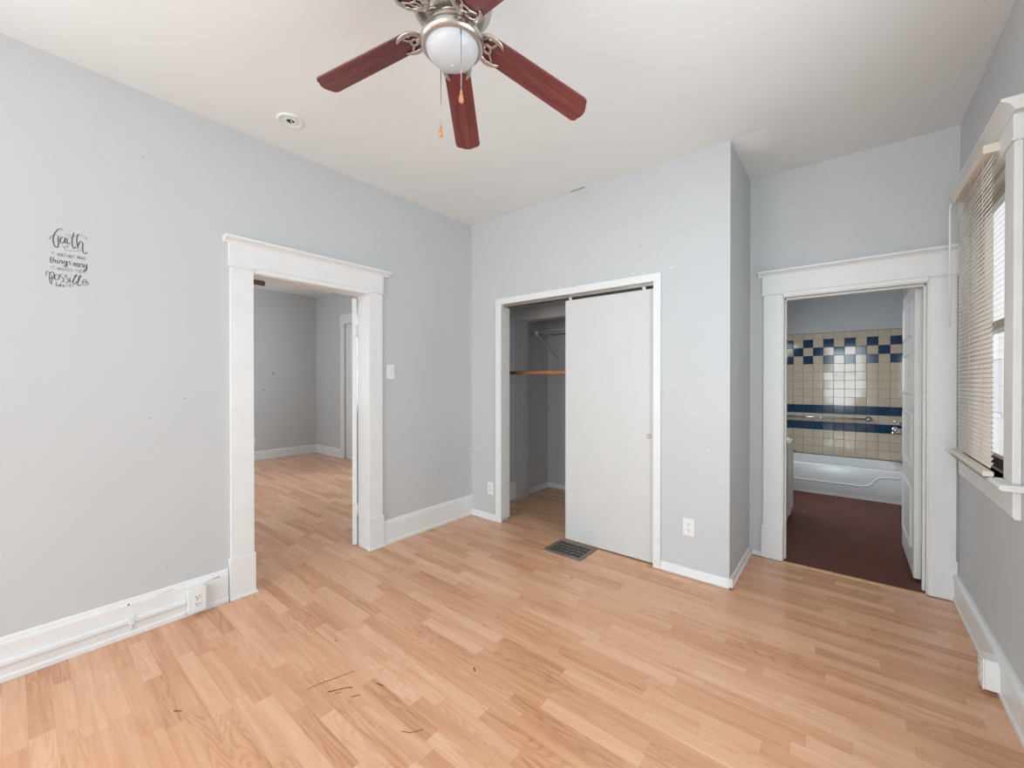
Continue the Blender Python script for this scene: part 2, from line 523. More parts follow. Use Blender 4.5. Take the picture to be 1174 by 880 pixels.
# ------------------------------------------------------------------ the shell
fl = MB()
fl.box(-4.85, 3.55, -6.15, 0.66, -0.08, 0.0)
fl.box(-4.85, 1.15, 0.66, 1.5, -0.08, 0.0)
def floor_mark(pts, w):
    for a, b in zip(pts, pts[1:]):
        a, b = Vector((*a, 0.0006)), Vector((*b, 0.0006))
        s = (b - a).normalized().cross(Vector((0, 0, 1))) * w / 2
        fl.add([a - s, b - s, b + s, a + s], [(0, 1, 2, 3)], 1)
floor_mark([(1.097, -2.099), (1.110, -2.035), (1.135, -1.965), (1.153, -1.910)], 0.0032)
floor_mark([(1.181, -2.050), (1.205, -2.010), (1.222, -1.982), (1.240, -1.971)], 0.005)
floor_mark([(1.213, -2.036), (1.226, -2.013)], 0.004)
floor_mark([(1.283, -2.004), (1.300, -1.971)], 0.004)
floor_mark([(1.297, -1.890), (1.334, -1.880)], 0.005)
floor_mark([(1.557, -1.552), (1.580, -1.566)], 0.006)
floor_mark([(1.455, -0.519), (1.470, -0.523)], 0.012)
floor_mark([(0.868, -1.857), (0.880, -1.853)], 0.007)
floor_mark([(0.800, -2.490), (0.824, -2.470)], 0.006)
floor_mark([(1.587, -1.971), (1.618, -1.955), (1.645, -1.914)], 0.003)
floor_mark([(2.992, -0.010), (3.006, -0.014)], 0.010)
tag(fl.build('floor', [M['floor'], M['scratch']]), 'honey oak strip laminate floor of the bedroom, doorway and closet', 'floor', kind='structure')

tag(MB().box(1.80, 3.55, 0.66, 4.0, -0.08, 0.0).build('floor_bathroom', M['bathfloor']),
    'dark red-brown floor inside the tiled bathroom', 'floor', kind='structure')

ce = MB()
ce.box(-4.85, 3.55, -6.2, 0.0, H, H + 0.1)
ce.box(-4.85, 2.25, 0.0, 4.0, H, H + 0.1)
ce.box(2.25, 3.55, 0.75, 4.0, H, H + 0.1)
# sagging plaster patch beside the closet corner
nx, ny = 24, 16
gv, gf = [], []
for i in range(nx + 1):
    for j in range(ny + 1):
        x = 2.25 + 1.3 * i / nx
        y = 0.75 * j / ny
        d = math.exp(-(((x - 2.42) / 0.10) ** 2 + ((y - 0.20) / 0.16) ** 2)) if 0 < j < ny else 0
        gv.append((x, y, H - 0.022 * d))
for i in range(nx):
    for j in range(ny):
        a = i * (ny + 1) + j
        gf.append((a, a + 1, a + ny + 2, a + ny + 1))
ce.add(gv, gf, 0, True)
ce.add([(1.153, -0.030, H - 0.001), (1.285, -0.030, H - 0.001), (1.285, -0.014, H - 0.001), (1.153, -0.010, H - 0.001)], [(0, 1, 2, 3)], 1)
tag(ce.build('ceiling', [M['ceiling'], M['mark']]), 'off-white plaster ceiling over the rooms', 'ceiling', kind='structure')

def wall(name, boxes, label, marks=(), mats=None):
    b = MB()
    for q in boxes:
        b.box(*q)
    for (verts, mi) in marks:
        b.add(verts, [(0, 1, 2, 3)], mi)
    return tag(b.build(name, mats or [M['wall'], M['mark'], M['fleck']]), label, 'wall', kind='structure')

def mark_x(x, y, z, w, h, mi=1):      # mark on a wall facing +x
    return ([(x + .0006, y, z), (x + .0006, y + w, z), (x + .0006, y + w, z + h), (x + .0006, y, z + h)], mi)
def mark_y(y, x, z, w, h, mi=1):      # mark on a wall facing -y
    return ([(x, y - .0006, z), (x + w, y - .0006, z), (x + w, y - .0006, z + h), (x, y - .0006, z + h)], mi)

wall('wall_left', [(-0.14, 0, -6.15, -4.5, 0, H), (-0.14, 0, -4.5, -3.3, 0, 0.5), (-0.14, 0, -4.5, -3.3, 2.5, H), (-0.14, 0, -3.3, -1.953, 0, H), (-0.14, 0, -1.116, 1.5, 0, H), (-0.14, 0, -1.953, -1.116, 2.01, H)],
     'long pale grey wall with the cased doorway and script lettering',
     [mark_x(0, -0.42, 0.50, 0.006, 0.03), mark_x(0, -0.27, 0.52, 0.02, 0.004), mark_x(0, -0.14, 0.56, 0.006, 0.010),
      mark_x(0, -0.15, 0.49, 0.008, 0.008), mark_x(0, -0.06, 0.60, 0.008, 0.006), mark_x(0, -1.55, 2.24, 0.007, 0.007),
      mark_x(0, -2.28, 1.22, 0.010, 0.006), mark_x(0, -2.43, 1.12, 0.010, 0.006), mark_x(0, -2.36, 0.30, 0.006, 0.006),
      mark_x(0, -0.26, 0.30, 0.02, 0.003), mark_x(0, -2.45, 2.50, 0.006, 0.008)])
flecks = [mark_y(0, x, 2.088 + rng.uniform(0.0, 0.02), rng.uniform(0.006, 0.022), rng.uniform(0.004, 0.009), 2)
          for x in [0.58, 0.66, 0.74, 0.83, 0.88, 0.93, 1.02, 1.12, 1.20, 1.28, 1.42, 1.50, 1.66, 1.74, 1.84, 1.93, 1.95]]
wall('wall_closet', [(0, 0.385, 0, 0.11, 0, H), (1.841, 2.311, 0, 0.11, 0, H), (0.385, 1.841, 0, 0.11, 2.045, H),
                     (2.201, 2.311, 0.11, 0.694, 0, H)],
     'grey closet bump-out wall with sliding door opening and outer corner',
     flecks + [mark_y(0, 0.02, 0.62, 0.02, 0.01), mark_y(0, 2.18, 0.86, 0.012, 0.008, 2), mark_y(0, 1.72, 2.30, 0.01, 0.008)])
wall('wall_back', [(-0.1, 0.0701, 0.694, 0.85, 0, H), (0.07, 0.95, 0.694, 0.85, 1.985, H), (0.95, 2.50, 0.694, 0.85, 0, H),
                   (2.50, 3.31, 0.694, 0.85, 1.95, H), (3.31, 3.41, 0.694, 0.85, 0, H)],
     'grey rear wall that carries the bathroom doorway and closet niche opening')
wall('wall_niche', [(0.0, 1.15, 1.35, 1.5, 0, H), (1.0, 1.15, 0.85, 1.35, 0, H)],
     'grey back wall of the niche inside the closet', [mark_y(1.35, 0.10, 0.98, 0.012, 0.014)])
wall('wall_right', [(3.41, 3.49, -6.15, -2.3, 0, H), (3.41, 3.49, -2.3, -1.1, 0, 0.90), (3.41, 3.49, -2.3, -1.1, 2.25, H), (3.41, 3.49, -1.1, -0.33, 0, H), (3.41, 3.49, 0.42, 4.0, 0, H), (3.41, 3.49, -0.33, 0.42, 0, 0.90),
                    (3.41, 3.49, -0.33, 0.42, 2.25, H)], 'grey right wall that holds the window with blinds')
wall('wall_front', [(-0.14, 0.30, -6.15, -6.0, 0, H), (1.70, 2.35, -6.15, -6.0, 0, H), (3.30, 3.41, -6.15, -6.0, 0, H),
                    (0.30, 1.70, -6.15, -6.0, 0, 0.45), (0.30, 1.70, -6.15, -6.0, 2.55, H),
                    (2.35, 3.30, -6.15, -6.0, 0, 0.45), (2.35, 3.30, -6.15, -6.0, 2.55, H)],
     'grey wall behind the viewpoint with two tall windows, the left one added for light')
wall('wall_other_far', [(-4.85, -4.70, -3.15, 0.694, 0, H)], 'shadowed grey far wall of the room beyond the doorway',
     [mark_x(-4.70, -0.05, 1.42, 0.03, 0.05), mark_x(-4.70, -0.2, 1.15, 0.03, 0.03)])
wall('wall_other_right', [(-4.70, -3.69, 0.694, 0.85, 0, H), (-2.95, -0.1, 0.694, 0.85, 0, 0.9), (-2.95, -0.1, 0.694, 0.85, 2.3, H),
                          (-1.75, -0.14, 0.694, 0.85, 0.9, 2.3), (-3.69, -2.95, 0.694, 0.85, 2.27, H)],
     'grey side wall of the next room with a white door casing')
wall('wall_other_front', [(-4.70, -3.8, -3.15, -3.0, 0, H), (-2.6, -0.14, -3.15, -3.0, 0, H), (-3.8, -2.6, -3.15, -3.0, 0, 0.9),
                          (-3.8, -2.6, -3.15, -3.0, 2.3, H)], 'grey window wall of the next room, out of view')
wall('wall_bathroom', [(1.80, 1.95, 0.85, 2.03, 0, H), (1.80, 1.95, 2.97, 4.0, 0, H), (1.80, 1.95, 2.03, 2.97, 0, 1.0), (1.80, 1.95, 2.03, 2.97, 2.1, H), (1.95, 3.41, 3.862, 4.0, 0, H)], 'grey painted bathroom wall above the tiles')

# ------------------------------------------------------------------ skirting boards
def skirting(name, runs, label, chips=()):
    b = MB()
    for prof, axis, a0, a1 in runs:
        b.prism(prof, axis, a0, a1)
    for vs_ in chips:
        b.add(vs_, [(0, 1, 2, 3)], 1)
    return tag(b.build(name, [M['trim'], M['chip']], bevel=0.002), label, 'baseboard', kind='structure')
tall = lambda s=1, o=0.0, h=0.195: [(o, 0), (o + s * 0.024, 0), (o + s * 0.024, 0.022), (o + s * 0.018, 0.030), (o + s * 0.018, h - 0.03), (o + s * 0.015, h - 0.02), (o + s * 0.012, h - 0.006), (o + s * 0.006, h), (o, h)]
low = lambda s=1, o=0.0, h=0.058: [(o, 0), (o + s * 0.020, 0), (o + s * 0.020, 0.012), (o + s * 0.013, 0.017), (o + s * 0.008, h - 0.005), (o + s * 0.003, h), (o, h)]
skirting('baseboard_left', [(tall(), 1, -6.0, -2.072), (tall(), 1, -1.004, 0.0)], 'tall white baseboard along the left wall',
         [[(0.0186, y0, z0), (0.0186, y1, z0 + dz), (0.0186, y1, z0 + dz + h_), (0.0186, y0, z0 + h_ * 0.4)] for y0, y1, z0, dz, h_ in ((-2.18, -2.12, 0.161, 0.004, 0.004), (-2.135, -2.118, 0.163, 0.001, 0.005), (-2.52, -2.512, 0.164, 0.0, 0.012), (-2.40, -2.33, 0.172, 0.001, 0.002), (-0.70, -0.66, 0.012, 0.001, 0.004))])
skirting('baseboard_closet', [(low(-1), 0, 0.018, 0.333), (low(-1), 0, 1.876, 2.331), (low(1, 2.311), 1, -0.020, 0.674),
                              (low(-1, 0.694, 0.03), 0, 2.331, 2.392)], 'low white baseboard along the closet bump-out')
skirting('baseboard_right', [([(3.41, 0), (3.385, 0), (3.385, 0.02), (3.39, 0.028), (3.39, 0.135), (3.382, 0.142), (3.384, 0.158), (3.396, 0.172), (3.41, 0.172)], 1, -6.0, 0.672)],
         'off-white moulded baseboard under the window')
skirting('baseboard_niche', [(tall(), 1, 0.11, 0.694), (low(1, 0.0), 1, 0.85, 1.35), (low(-1, 1.35), 0, 0.0, 1.0)], 'white baseboard inside the closet')
skirting('baseboard_other', [(tall(1, -4.70, 0.15), 1, -3.0, 0.694), (tall(-1, 0.694, 0.15), 0, -4.70, -3.81)], 'white baseboard in the room beyond the doorway')

# ------------------------------------------------------------------ left doorway trim
t1 = thing('trim_1', 'white wooden casing around the left doorway', 'door casing', (0, -1.535, 0), kind='structure')
def cap_prof(f, s, z0, z1, proj):      # little crown moulding, f = wall plane, s = direction into the room
    return [(f, z0), (f + s * 0.024, z0), (f + s * 0.030, z0 + 0.3 * (z1 - z0)), (f + s * (proj - 0.008), z0 + 0.62 * (z1 - z0)), (f + s * proj, z0 + 0.66 * (z1 - z0)), (f + s * proj, z1), (f, z1)]
MB().box(0, 0.020, -2.060, -1.933, 0.25, 2.012).build('side_casing', M['trim'], t1, 0.003)
MB().box(0, 0.020, -1.136, -1.016, 0.25, 2.012).build('side_casing', M['trim'], t1, 0.003)
MB().box(0, 0.024, -2.066, -1.010, 2.022, 2.165).box(0, 0.021, -1.932, -1.1405, 1.993, 2.022).build('head_casing', M['trim'], t1, 0.002)
MB().prism([(0, 2.008), (0.028, 2.008), (0.032, 2.012), (0.032, 2.018), (0.028, 2.022), (0, 2.022)], 1, -2.072, -1.932).prism([(0, 2.008), (0.028, 2.008), (0.032, 2.012), (0.032, 2.018), (0.028, 2.022), (0, 2.022)], 1, -1.140, -1.004).build('bead_moulding', M['trim'], t1, 0.001)
MB().prism(cap_prof(0, 1, 2.150, 2.190, 0.060), 1, -2.092, -0.955).build('cap_moulding', M['trim'], t1, 0.001)
MB().box(0, 0.028, -2.068, -1.927, 0, 0.252).box(0, 0.036, -2.068, -1.916, 0, 0.014).build('plinth_block', M['trim'], t1, 0.003)
MB().box(0, 0.028, -1.140, -1.008, 0, 0.252).box(0, 0.036, -1.144, -1.004, 0, 0.014).build('plinth_block', M['trim'], t1, 0.003)
MB().box(-0.14, 0.002, -1.953, -1.933, 0, 2.01).box(-0.14, 0.002, -1.136, -1.116, 0, 2.01).box(-0.14, 0.002, -1.953, -1.116, 1.99, 2.01).build('jamb', M['trim'], t1, 0.0015)

# open door leaf seen on edge behind the right jamb
d1 = thing('door_1', 'white door of the left doorway swung open and seen edge-on', 'door', (-0.157, -1.1375, 0.006), kind='structure')
ang = math.atan2(0.60, -0.80)
d1.rotation_euler = (0, 0, ang)
b = MB()
b.box(0.0, 0.76, 0.0, 0.035, 0.0, 1.975)
b.build('leaf', M['trim'], d1, 0.002, local=True)
for z0, z1 in ((0.22, 0.85), (1.0, 1.85)):
    for x0, x1 in ((0.11, 0.35), (0.41, 0.65)):
        p = MB()
        p.prism([(x0, -0.0002), (x1, -0.0002), (x1 - .03, -0.006), (x0 + .03, -0.006)], 2, z0, z1)
        p.build('panel', M['trim'], d1, 0.002, local=True)
for z in (0.28, 1.71):
    h = MB()
    h.tube([(-0.005, -0.003, z - 0.05), (-0.005, -0.003, z + 0.05)], 0.007)
    h.box(-0.003, 0.0, 0.0, 0.028, z - 0.05, z + 0.05)
    h.build('hinge', M['oldtrim'], d1, local=True)
k = MB()
k.lathe([(0.0, 0.0), (0.026, 0.0), (0.026, 0.006), (0.01, 0.01), (0.01, 0.035), (0.026, 0.045), (0.028, 0.06), (0.016, 0.07), (0, 0.071)], (0.70, 0.035, 0.95), 20, mtx=Matrix.Rotation(R(-90), 3, 'X'))
k.build('door_knob', M['nickel'], d1, local=True)

# ------------------------------------------------------------------ closet opening
t2 = thing('trim_2', 'narrow white casing around the closet opening', 'door casing', (1.1, 0, 0), kind='structure')
MB().box(0.333, 0.403, -0.018, 0, 0, 2.027).build('side_casing', M['trim'], t2, 0.002)
MB().box(1.824, 1.876, -0.018, 0, 0, 2.027).build('side_casing', M['trim'], t2, 0.002)
MB().box(0.333, 1.876, -0.018, 0, 2.027, 2.082).build('head_casing', M['trim'], t2, 0.002)
MB().box(0.385, 0.403, -0.001, 0.110, 0.03, 2.045).box(1.824, 1.842, -0.001, 0.110, 0, 2.045).box(0.385, 1.842, -0.001, 0.110, 2.027, 2.046).build('jamb', M['oldtrim'], t2, 0.0015)
tr = MB()
tr.prism([(0.012, 2.027), (0.095, 2.027), (0.095, 1.998), (0.091, 1.998), (0.091, 2.021), (0.056, 2.021), (0.056, 2.006), (0.052, 2.006), (0.052, 2.021), (0.016, 2.021), (0.016, 2.004), (0.012, 2.004)], 0, 0.404, 1.823)
tr.build('door_track', M['steel'], t2)

d2 = thing('door_2', 'flat white sliding closet door pushed to the right', 'door', (1.45, 0.037, 0.010), kind='structure')
MB().box(1.076, 1.836, 0.020, 0.053, 0.010, 1.983).build('leaf', M['door'], d2, 0.0025)
for x in (1.12, 1.74):
    w = MB()
    w.box(x - 0.012, x + 0.012, 0.030, 0.034, 1.983, 2.010)
    w.lathe([(0, -0.006), (0.012, -0.006), (0.014, 0), (0.012, 0.006), (0, 0.006)], (x, 0.026, 2.004), 16, mtx=Matrix.Rotation(R(90), 3, 'X'))
    w.build('roller', M['plastic'], d2)
fp = MB()
fp.lathe([(0.016, 0.0), (0.016, 0.0025), (0.011, 0.002), (0.009, -0.004), (0, -0.005)], (1.781, 0.0195, 0.920), 24, mtx=Matrix.Rotation(R(90), 3, 'X'))
fp.build('finger_pull', M['steel'], d2)

# niche opening inside the closet: grey painted liner
t3 = MB()
t3.box(0.0, 0.070, 0.690, 0.694, 0.01, 2.10).box(0.07, 0.95, 0.690, 0.694, 1.985, 2.10).box(0.066, 0.0702, 0.690, 0.85, 0.012, 1.985)
t3.box(0.0, 0.078, 0.684, 0.694, 0.0, 0.014)
tag(t3.build('trim_3', M['wall'], bevel=0.001), 'grey painted trim around the niche opening in the closet', 'trim', kind='structure')

rod = thing('closet_rod', 'round wooden clothes rod across the closet', 'clothes rod', (1.1, 0.35, 1.40))
MB().tube([(0.012, 0.35, 1.40), (2.189, 0.35, 1.40)], 0.018, 16).build('rod', M['rawwood'], rod)
for x, s in ((0.0, 1), (2.201, -1)):
    sk = MB()
    sk.lathe([(0.0, 0.0), (0.032, 0.0), (0.032, 0.004), (0.022, 0.006), (0.022, 0.020), (0.0185, 0.020)], (x, 0.35, 1.40), 20, mtx=Matrix.Rotation(R(90 * s), 3, 'Y'))
    sk.build('socket', M['wirewhite'], rod)
cl = MB().box(0.0, 0.018, 0.16, 0.55, 1.425, 1.465)
tag(cl.build('shelf_cleat', M['wall'], bevel=0.002), 'short grey wooden cleat on the closet side wall above the rod', 'cleat')

sh = thing('wire_shelf', 'white coated wire shelf high in the closet niche', 'wire shelf', (0.5, 1.15, 1.86))
dk = MB()
for i in range(39):
    x = 0.02 + 0.96 * i / 38
    dk.tube([(x, 1.346, 1.888), (x, 0.953, 1.888), (x, 0.950, 1.884), (x, 0.950, 1.853)], 0.0022, 5)
for y, z in ((1.344, 1.884), (1.15, 1.884), (0.950, 1.886), (0.950, 1.853)):
    dk.tube([(0.004, y, z), (0.996, y, z)], 0.0035, 6)
dk.build('wire_deck', M['wirewhite'], sh)
for x in (0.11, 0.86):
    br = MB()
    br.tube([(x, 0.952, 1.851), (x + 0.012, 1.05, 1.79), (x + 0.035, 1.345, 1.585)], 0.006, 6)
    br.box(x - 0.02, x + 0.02, 0.944, 0.956, 1.850, 1.890)
    br.box(x + 0.02, x + 0.05, 1.343, 1.35, 1.565, 1.60)
    br.build('support_bracket', M['wirewhite'], sh)

# ------------------------------------------------------------------ bathroom doorway trim
t4 = thing('trim_4', 'white wooden casing around the bathroom doorway', 'door casing', (2.905, 0.694, 0), kind='structure')
yb = 0.694
MB().box(2.402, 2.522, yb - 0.020, yb, 0.24, 1.957).build('side_casing', M['trim'], t4, 0.003)
MB().box(3.281, 3.400, yb - 0.020, yb, 0.24, 1.957).build('side_casing', M['trim'], t4, 0.003)
MB().box(2.394, 3.408, yb - 0.024, yb, 1.966, 2.105).box(2.5245, 3.2785, yb - 0.021, yb, 1.936, 1.966).build('head_casing', M['trim'], t4, 0.002)
bp = [(yb, 1.953), (yb - 0.028, 1.953), (yb - 0.032, 1.957), (yb - 0.032, 1.962), (yb - 0.028, 1.966), (yb, 1.966)]
MB().prism(bp, 0, 2.386, 2.524).prism(bp, 0, 3.279, 3.408).build('bead_moulding', M['trim'], t4, 0.001)
MB().prism(cap_prof(yb, -1, 2.092, 2.132, 0.058), 0, 2.368, 3.409).build('cap_moulding', M['trim'], t4, 0.001)
MB().box(2.392, 2.526, yb - 0.027, yb, 0, 0.242).build('plinth_block', M['trim'], t4, 0.003)
MB().box(3.279, 3.408, yb - 0.027, yb, 0, 0.242).build('plinth_block', M['trim'], t4, 0.006)
MB().box(2.502, 2.530, yb - 0.012, 0.85, 0, 1.938).box(3.273, 3.301, yb - 0.012, 0.85, 0, 1.938).box(2.502, 3.301, yb - 0.012, 0.85, 1.930, 1.952).box(2.530, 2.542, 0.735, 0.775, 0, 1.93).box(3.261, 3.273, 0.735, 0.775, 0, 1.93).box(2.530, 3.273, 0.735, 0.775, 1.918, 1.93).build('jamb', M['oldtrim'], t4, 0.002)
th = MB().prism([(0.640, 0.0), (0.648, 0.006), (0.672, 0.007), (0.682, 0.0)], 0, 2.53, 3.273)
tag(th.build('threshold_strip', M['threshold']), 'thin oak transition strip across the bathroom doorway', 'threshold')

d3 = thing('door_3', 'white panelled bathroom door standing open against the right side', 'door', (3.254, 0.885, 0.012), kind='structure')
MB().box(3.2355, 3.2715, 0.885, 1.615, 0.014, 1.968).build('leaf', M['oldtrim'], d3, 0.002)
for z0, z1 in ((0.18, 0.60), (0.72, 1.10), (1.22, 1.52), (1.62, 1.88)):
    p = MB()
    a0, a1 = 0.985, 1.515
    out = [(3.2357, a0, z0), (3.2357, a1, z0), (3.2357, a1, z1), (3.2357, a0, z1)]
    mid = [(3.2245, a0 + .014, z0 + .014), (3.2245, a1 - .014, z0 + .014), (3.2245, a1 - .014, z1 - .014), (3.2245, a0 + .014, z1 - .014)]
    inn = [(3.2340, a0 + .034, z0 + .034), (3.2340, a1 - .034, z0 + .034), (3.2340, a1 - .034, z1 - .034), (3.2340, a0 + .034, z1 - .034)]
    fs = [(i, 4 + i, 4 + (i + 1) % 4, (i + 1) % 4) for i in range(4)] + [(4 + i, 8 + i, 8 + (i + 1) % 4, 4 + (i + 1) % 4) for i in range(4)] + [(8, 11, 10, 9)]
    p.add(out + mid + inn, fs)
    p.build('panel', M['oldtrim'], d3)
for z in (0.315, 1.750):
    h = MB()
    h.tube([(3.268, 0.874, z - 0.06), (3.268, 0.874, z + 0.06)], 0.008)
    h.tube([(3.268, 0.874, z + 0.06), (3.268, 0.874, z + 0.068)], [0.005, 0.003])
    h.box(3.240, 3.268, 0.881, 0.886, z - 0.05, z + 0.05)
    h.build('hinge', M['oldtrim'], d3, 0.001)
kb = MB()
kb.lathe([(0.0, 0.0), (0.026, 0.0), (0.026, 0.006), (0.01, 0.01), (0.01, 0.030), (0.024, 0.040), (0.027, 0.052), (0.016, 0.064), (0, 0.065)], (3.2355, 1.56, 0.93), 20, mtx=Matrix.Rotation(R(-90), 3, 'Y'))
kb.build('door_knob', M['nickel'], d3)

# casing and door in the next room
t5 = thing('trim_5', 'white door casing on the side wall of the next room', 'door casing', (-3.3, 0.694, 0), kind='structure')
MB().box(-3.80, -3.68, 0.674, 0.694, 0, 2.27).build('side_casing', M['trim'], t5, 0.003)
MB().box(-2.96, -2.84, 0.674, 0.694, 0, 2.27).build('side_casing', M['trim'], t5, 0.003)
MB().box(-3.81, -2.83, 0.670, 0.694, 2.27, 2.43).build('head_casing', M['trim'], t5, 0.003)
MB().box(-3.806, -3.675, 0.668, 0.694, 0, 0.2).build('plinth_block', M['trim'], t5, 0.003)
d4 = thing('door_4', 'white door inside the casing in the next room', 'door', (-3.32, 0.73, 0), kind='structure')
MB().box(-3.68, -2.96, 0.71, 0.745, 0.008, 2.268).build('leaf', M['trim'], d4, 0.002)
for z0, z1 in ((0.25, 0.95), (1.15, 2.1)):
    MB().prism([(-3.56, 0.7098), (-3.53, 0.704), (-3.11, 0.704), (-3.08, 0.7098)], 2, z0, z1).build('panel', M['trim'], d4, 0.002)

# ------------------------------------------------------------------ right wall window
w1 = thing('window_1', 'white framed window on the right wall, mostly behind blinds', 'window', (3.41, 0.045, 0.9), kind='structure')
MB().box(3.386, 3.41, -0.450, -0.332, 0.925, 2.250).build('side_casing', M['oldtrim'], w1, 0.003)
MB().box(3.386, 3.41, 0.422, 0.540, 0.925, 2.250).build('side_casing', M['oldtrim'], w1, 0.003)
MB().box(3.382, 3.41, -0.455, 0.545, 2.256, 2.372).build('head_casing', M['oldtrim'], w1, 0.002)
MB().box(3.378, 3.41, -0.462, 0.552, 2.248, 2.258).build('bead_moulding', M['oldtrim'], w1, 0.002)
MB().prism([(3.41, 2.350), (3.380, 2.350), (3.374, 2.362), (3.366, 2.376), (3.350, 2.388), (3.343, 2.390), (3.343, 2.402), (3.41, 2.402)], 1, -0.497, 0.585).build('cap_moulding', M['oldtrim'], w1, 0.001)
MB().prism([(3.51, 0.900), (3.350, 0.900), (3.343, 0.906), (3.342, 0.914), (3.348, 0.925), (3.51, 0.925)], 1, -0.33, 0.42).prism([(3.41, 0.900), (3.350, 0.900), (3.343, 0.906), (3.342, 0.914), (3.348, 0.925), (3.41, 0.925)], 1, -0.497, 0.585).build('stool', M['oldtrim'], w1, 0.002)
MB().prism([(3.41, 0.785), (3.394, 0.785), (3.387, 0.796), (3.387, 0.900), (3.41, 0.900)], 1, -0.450, 0.540).build('apron', M['oldtrim'], w1, 0.002)
MB().box(3.41, 3.49, -0.332, -0.312, 0.925, 2.25).box(3.41, 3.49, 0.402, 0.422, 0.925, 2.25).box(3.41, 3.49, -0.312, 0.402, 2.23, 2.25).box(3.411, 3.419, -0.312, -0.300, 0.925, 2.23).box(3.411, 3.419, 0.390, 0.402, 0.925, 2.23).build('jamb', M['oldtrim'], w1, 0.0015)
def sash(x, z0, z1, mats, bottom):
    s = MB()
    s.box(x, x + 0.028, -0.312, -0.275, z0, z1).box(x, x + 0.028, 0.365, 0.402, z0, z1)
    s.box(x, x + 0.028, -0.275, 0.365, z1 - 0.04, z1)
    s.box(x, x + 0.028, -0.275, 0.365, z0, z0 + bottom, 1)
    o = s.build('sash', mats, w1, 0.002)
    MB().box(x + 0.012, x + 0.015, -0.275, 0.365, z0 + bottom, z1 - 0.04).build('pane', M['glass'], o)
sash(3.420, 0.925, 1.60, [M['oldtrim'], M['brownwood']], 0.05)
sash(3.450, 1.56, 2.23, [M['oldtrim'], M['oldtrim']], 0.045)

bl = thing('window_blind', 'cream mini blind hanging in the right wall window', 'blind', (3.36, 0.03, 0.925))
MB().prism([(3.338, 2.290), (3.336, 2.296), (3.336, 2.322), (3.340, 2.328), (3.385, 2.328), (3.385, 2.290)], 1, -0.272, 0.372).build('headrail', M['blind'], bl, 0.002)
z_lo, z_hi = 0.966, 2.284
pitch = 0.0213
count = int((z_hi - z_lo) / pitch)
smesh = None
for i in range(count + 1):
    zc = z_lo + pitch * i
    if smesh is None:
        s = MB()
        pts = []
        for k in range(7):
            u = -1 + k / 3.0
            cx, cz = 0.0125 * u, 0.0022 * (1 - u * u)
            a = R(66)          # room-side edge low, nearly shut
            pts.append((3.362 + cx * math.cos(a) - cz * math.sin(a), cx * math.sin(a) + cz * math.cos(a)))
        top = [(x, z) for x, z in pts]
        bot = [(x + 0.0004, z - 0.0005) for x, z in pts][::-1]
        prof = top + bot
        s.prism([(x, z + z_lo) for x, z in prof], 1, -0.298, 0.370, 0, False)
        o = s.build('slat', M['blind'], bl)
        smesh = o.data
        for poly in smesh.polygons:
            if len(poly.vertices) == 4:
                poly.use_smooth = True
        base = o.location.copy()
    else:
        o = bpy.data.objects.new('slat', smesh)
        COL.objects.link(o)
        o.parent = bl
        o.location = base + Vector((0, 0, pitch * i))
for y in (-0.20, 0.04, 0.28):
    MB().tube([(3.348, y, 0.95), (3.348, y, 2.29)], 0.0009, 5).build('ladder_cord', M['blind'], bl)
MB().prism([(3.330, 0.927), (3.327, 0.932), (3.327, 0.944), (3.331, 0.949), (3.356, 0.949), (3.360, 0.944), (3.360, 0.932), (3.356, 0.927)], 1, -0.340, 0.372).build('bottom_rail', M['blind'], bl, 0.001)
MB().tube([(3.332, 0.395, 2.300), (3.330, 0.400, 2.26), (3.330, 0.402, 1.62)], 0.005, 8).build('tilt_wand', M['plastic'], bl)

# unseen windows of this room, most added to light it, and the next room's
def plain_window(n, x0, x1, y0, y1, z0, z1, label, along_y=False):
    w = thing('window_%d' % n, label, 'window', ((x0 + x1) / 2, (y0 + y1) / 2, z0), kind='structure')
    u0, u1, v0, v1 = (y0, y1, x0, x1) if along_y else (x0, x1, y0, y1)
    def bx(mb, a0, a1, b0, b1, c0, c1):
        return mb.box(b0, b1, a0, a1, c0, c1) if along_y else mb.box(a0, a1, b0, b1, c0, c1)
    zm = (z0 + z1) / 2
    f = MB()
    bx(f, u0, u0 + 0.05, v0, v1, z0, z1)
    bx(f, u1 - 0.05, u1, v0, v1, z0, z1)
    for a, b_ in ((z0, z0 + 0.06), (z1 - 0.05, z1), (zm - 0.025, zm + 0.025)):
        bx(f, u0 + 0.05, u1 - 0.05, v0, v1, a, b_)
    f.build('frame', M['trim'], w, 0.002)
    vm = (v0 + v1) / 2
    for a, b_ in ((z0 + 0.06, zm - 0.025), (zm + 0.025, z1 - 0.05)):
        bx(MB(), u0 + 0.05, u1 - 0.05, vm - 0.002, vm + 0.002, a, b_).build('pane', M['glass'], w)
    return w
plain_window(2, 0.30, 1.70, -6.10, -6.05, 0.45, 2.55, 'tall white window added for fill light behind the viewpoint, nearer the left wall')
plain_window(3, 2.35, 3.30, -6.10, -6.05, 0.45, 2.55, 'tall white window behind the viewpoint, nearer the right wall')
plain_window(6, 3.43, 3.47, -2.30, -1.10, 0.90, 2.25, 'window added for fill light on the right wall, beside the viewpoint and out of view', True)
plain_window(7, -0.10, -0.05, -4.50, -3.30, 0.50, 2.50, 'tall window added for fill light on the left wall behind the viewpoint', True)
plain_window(4, -2.95, -1.75, 0.76, 0.80, 0.90, 2.30, 'window in the next room hidden behind its open door')
plain_window(5, -3.80, -2.60, -3.10, -3.06, 0.90, 2.30, 'window in the next room outside the view')

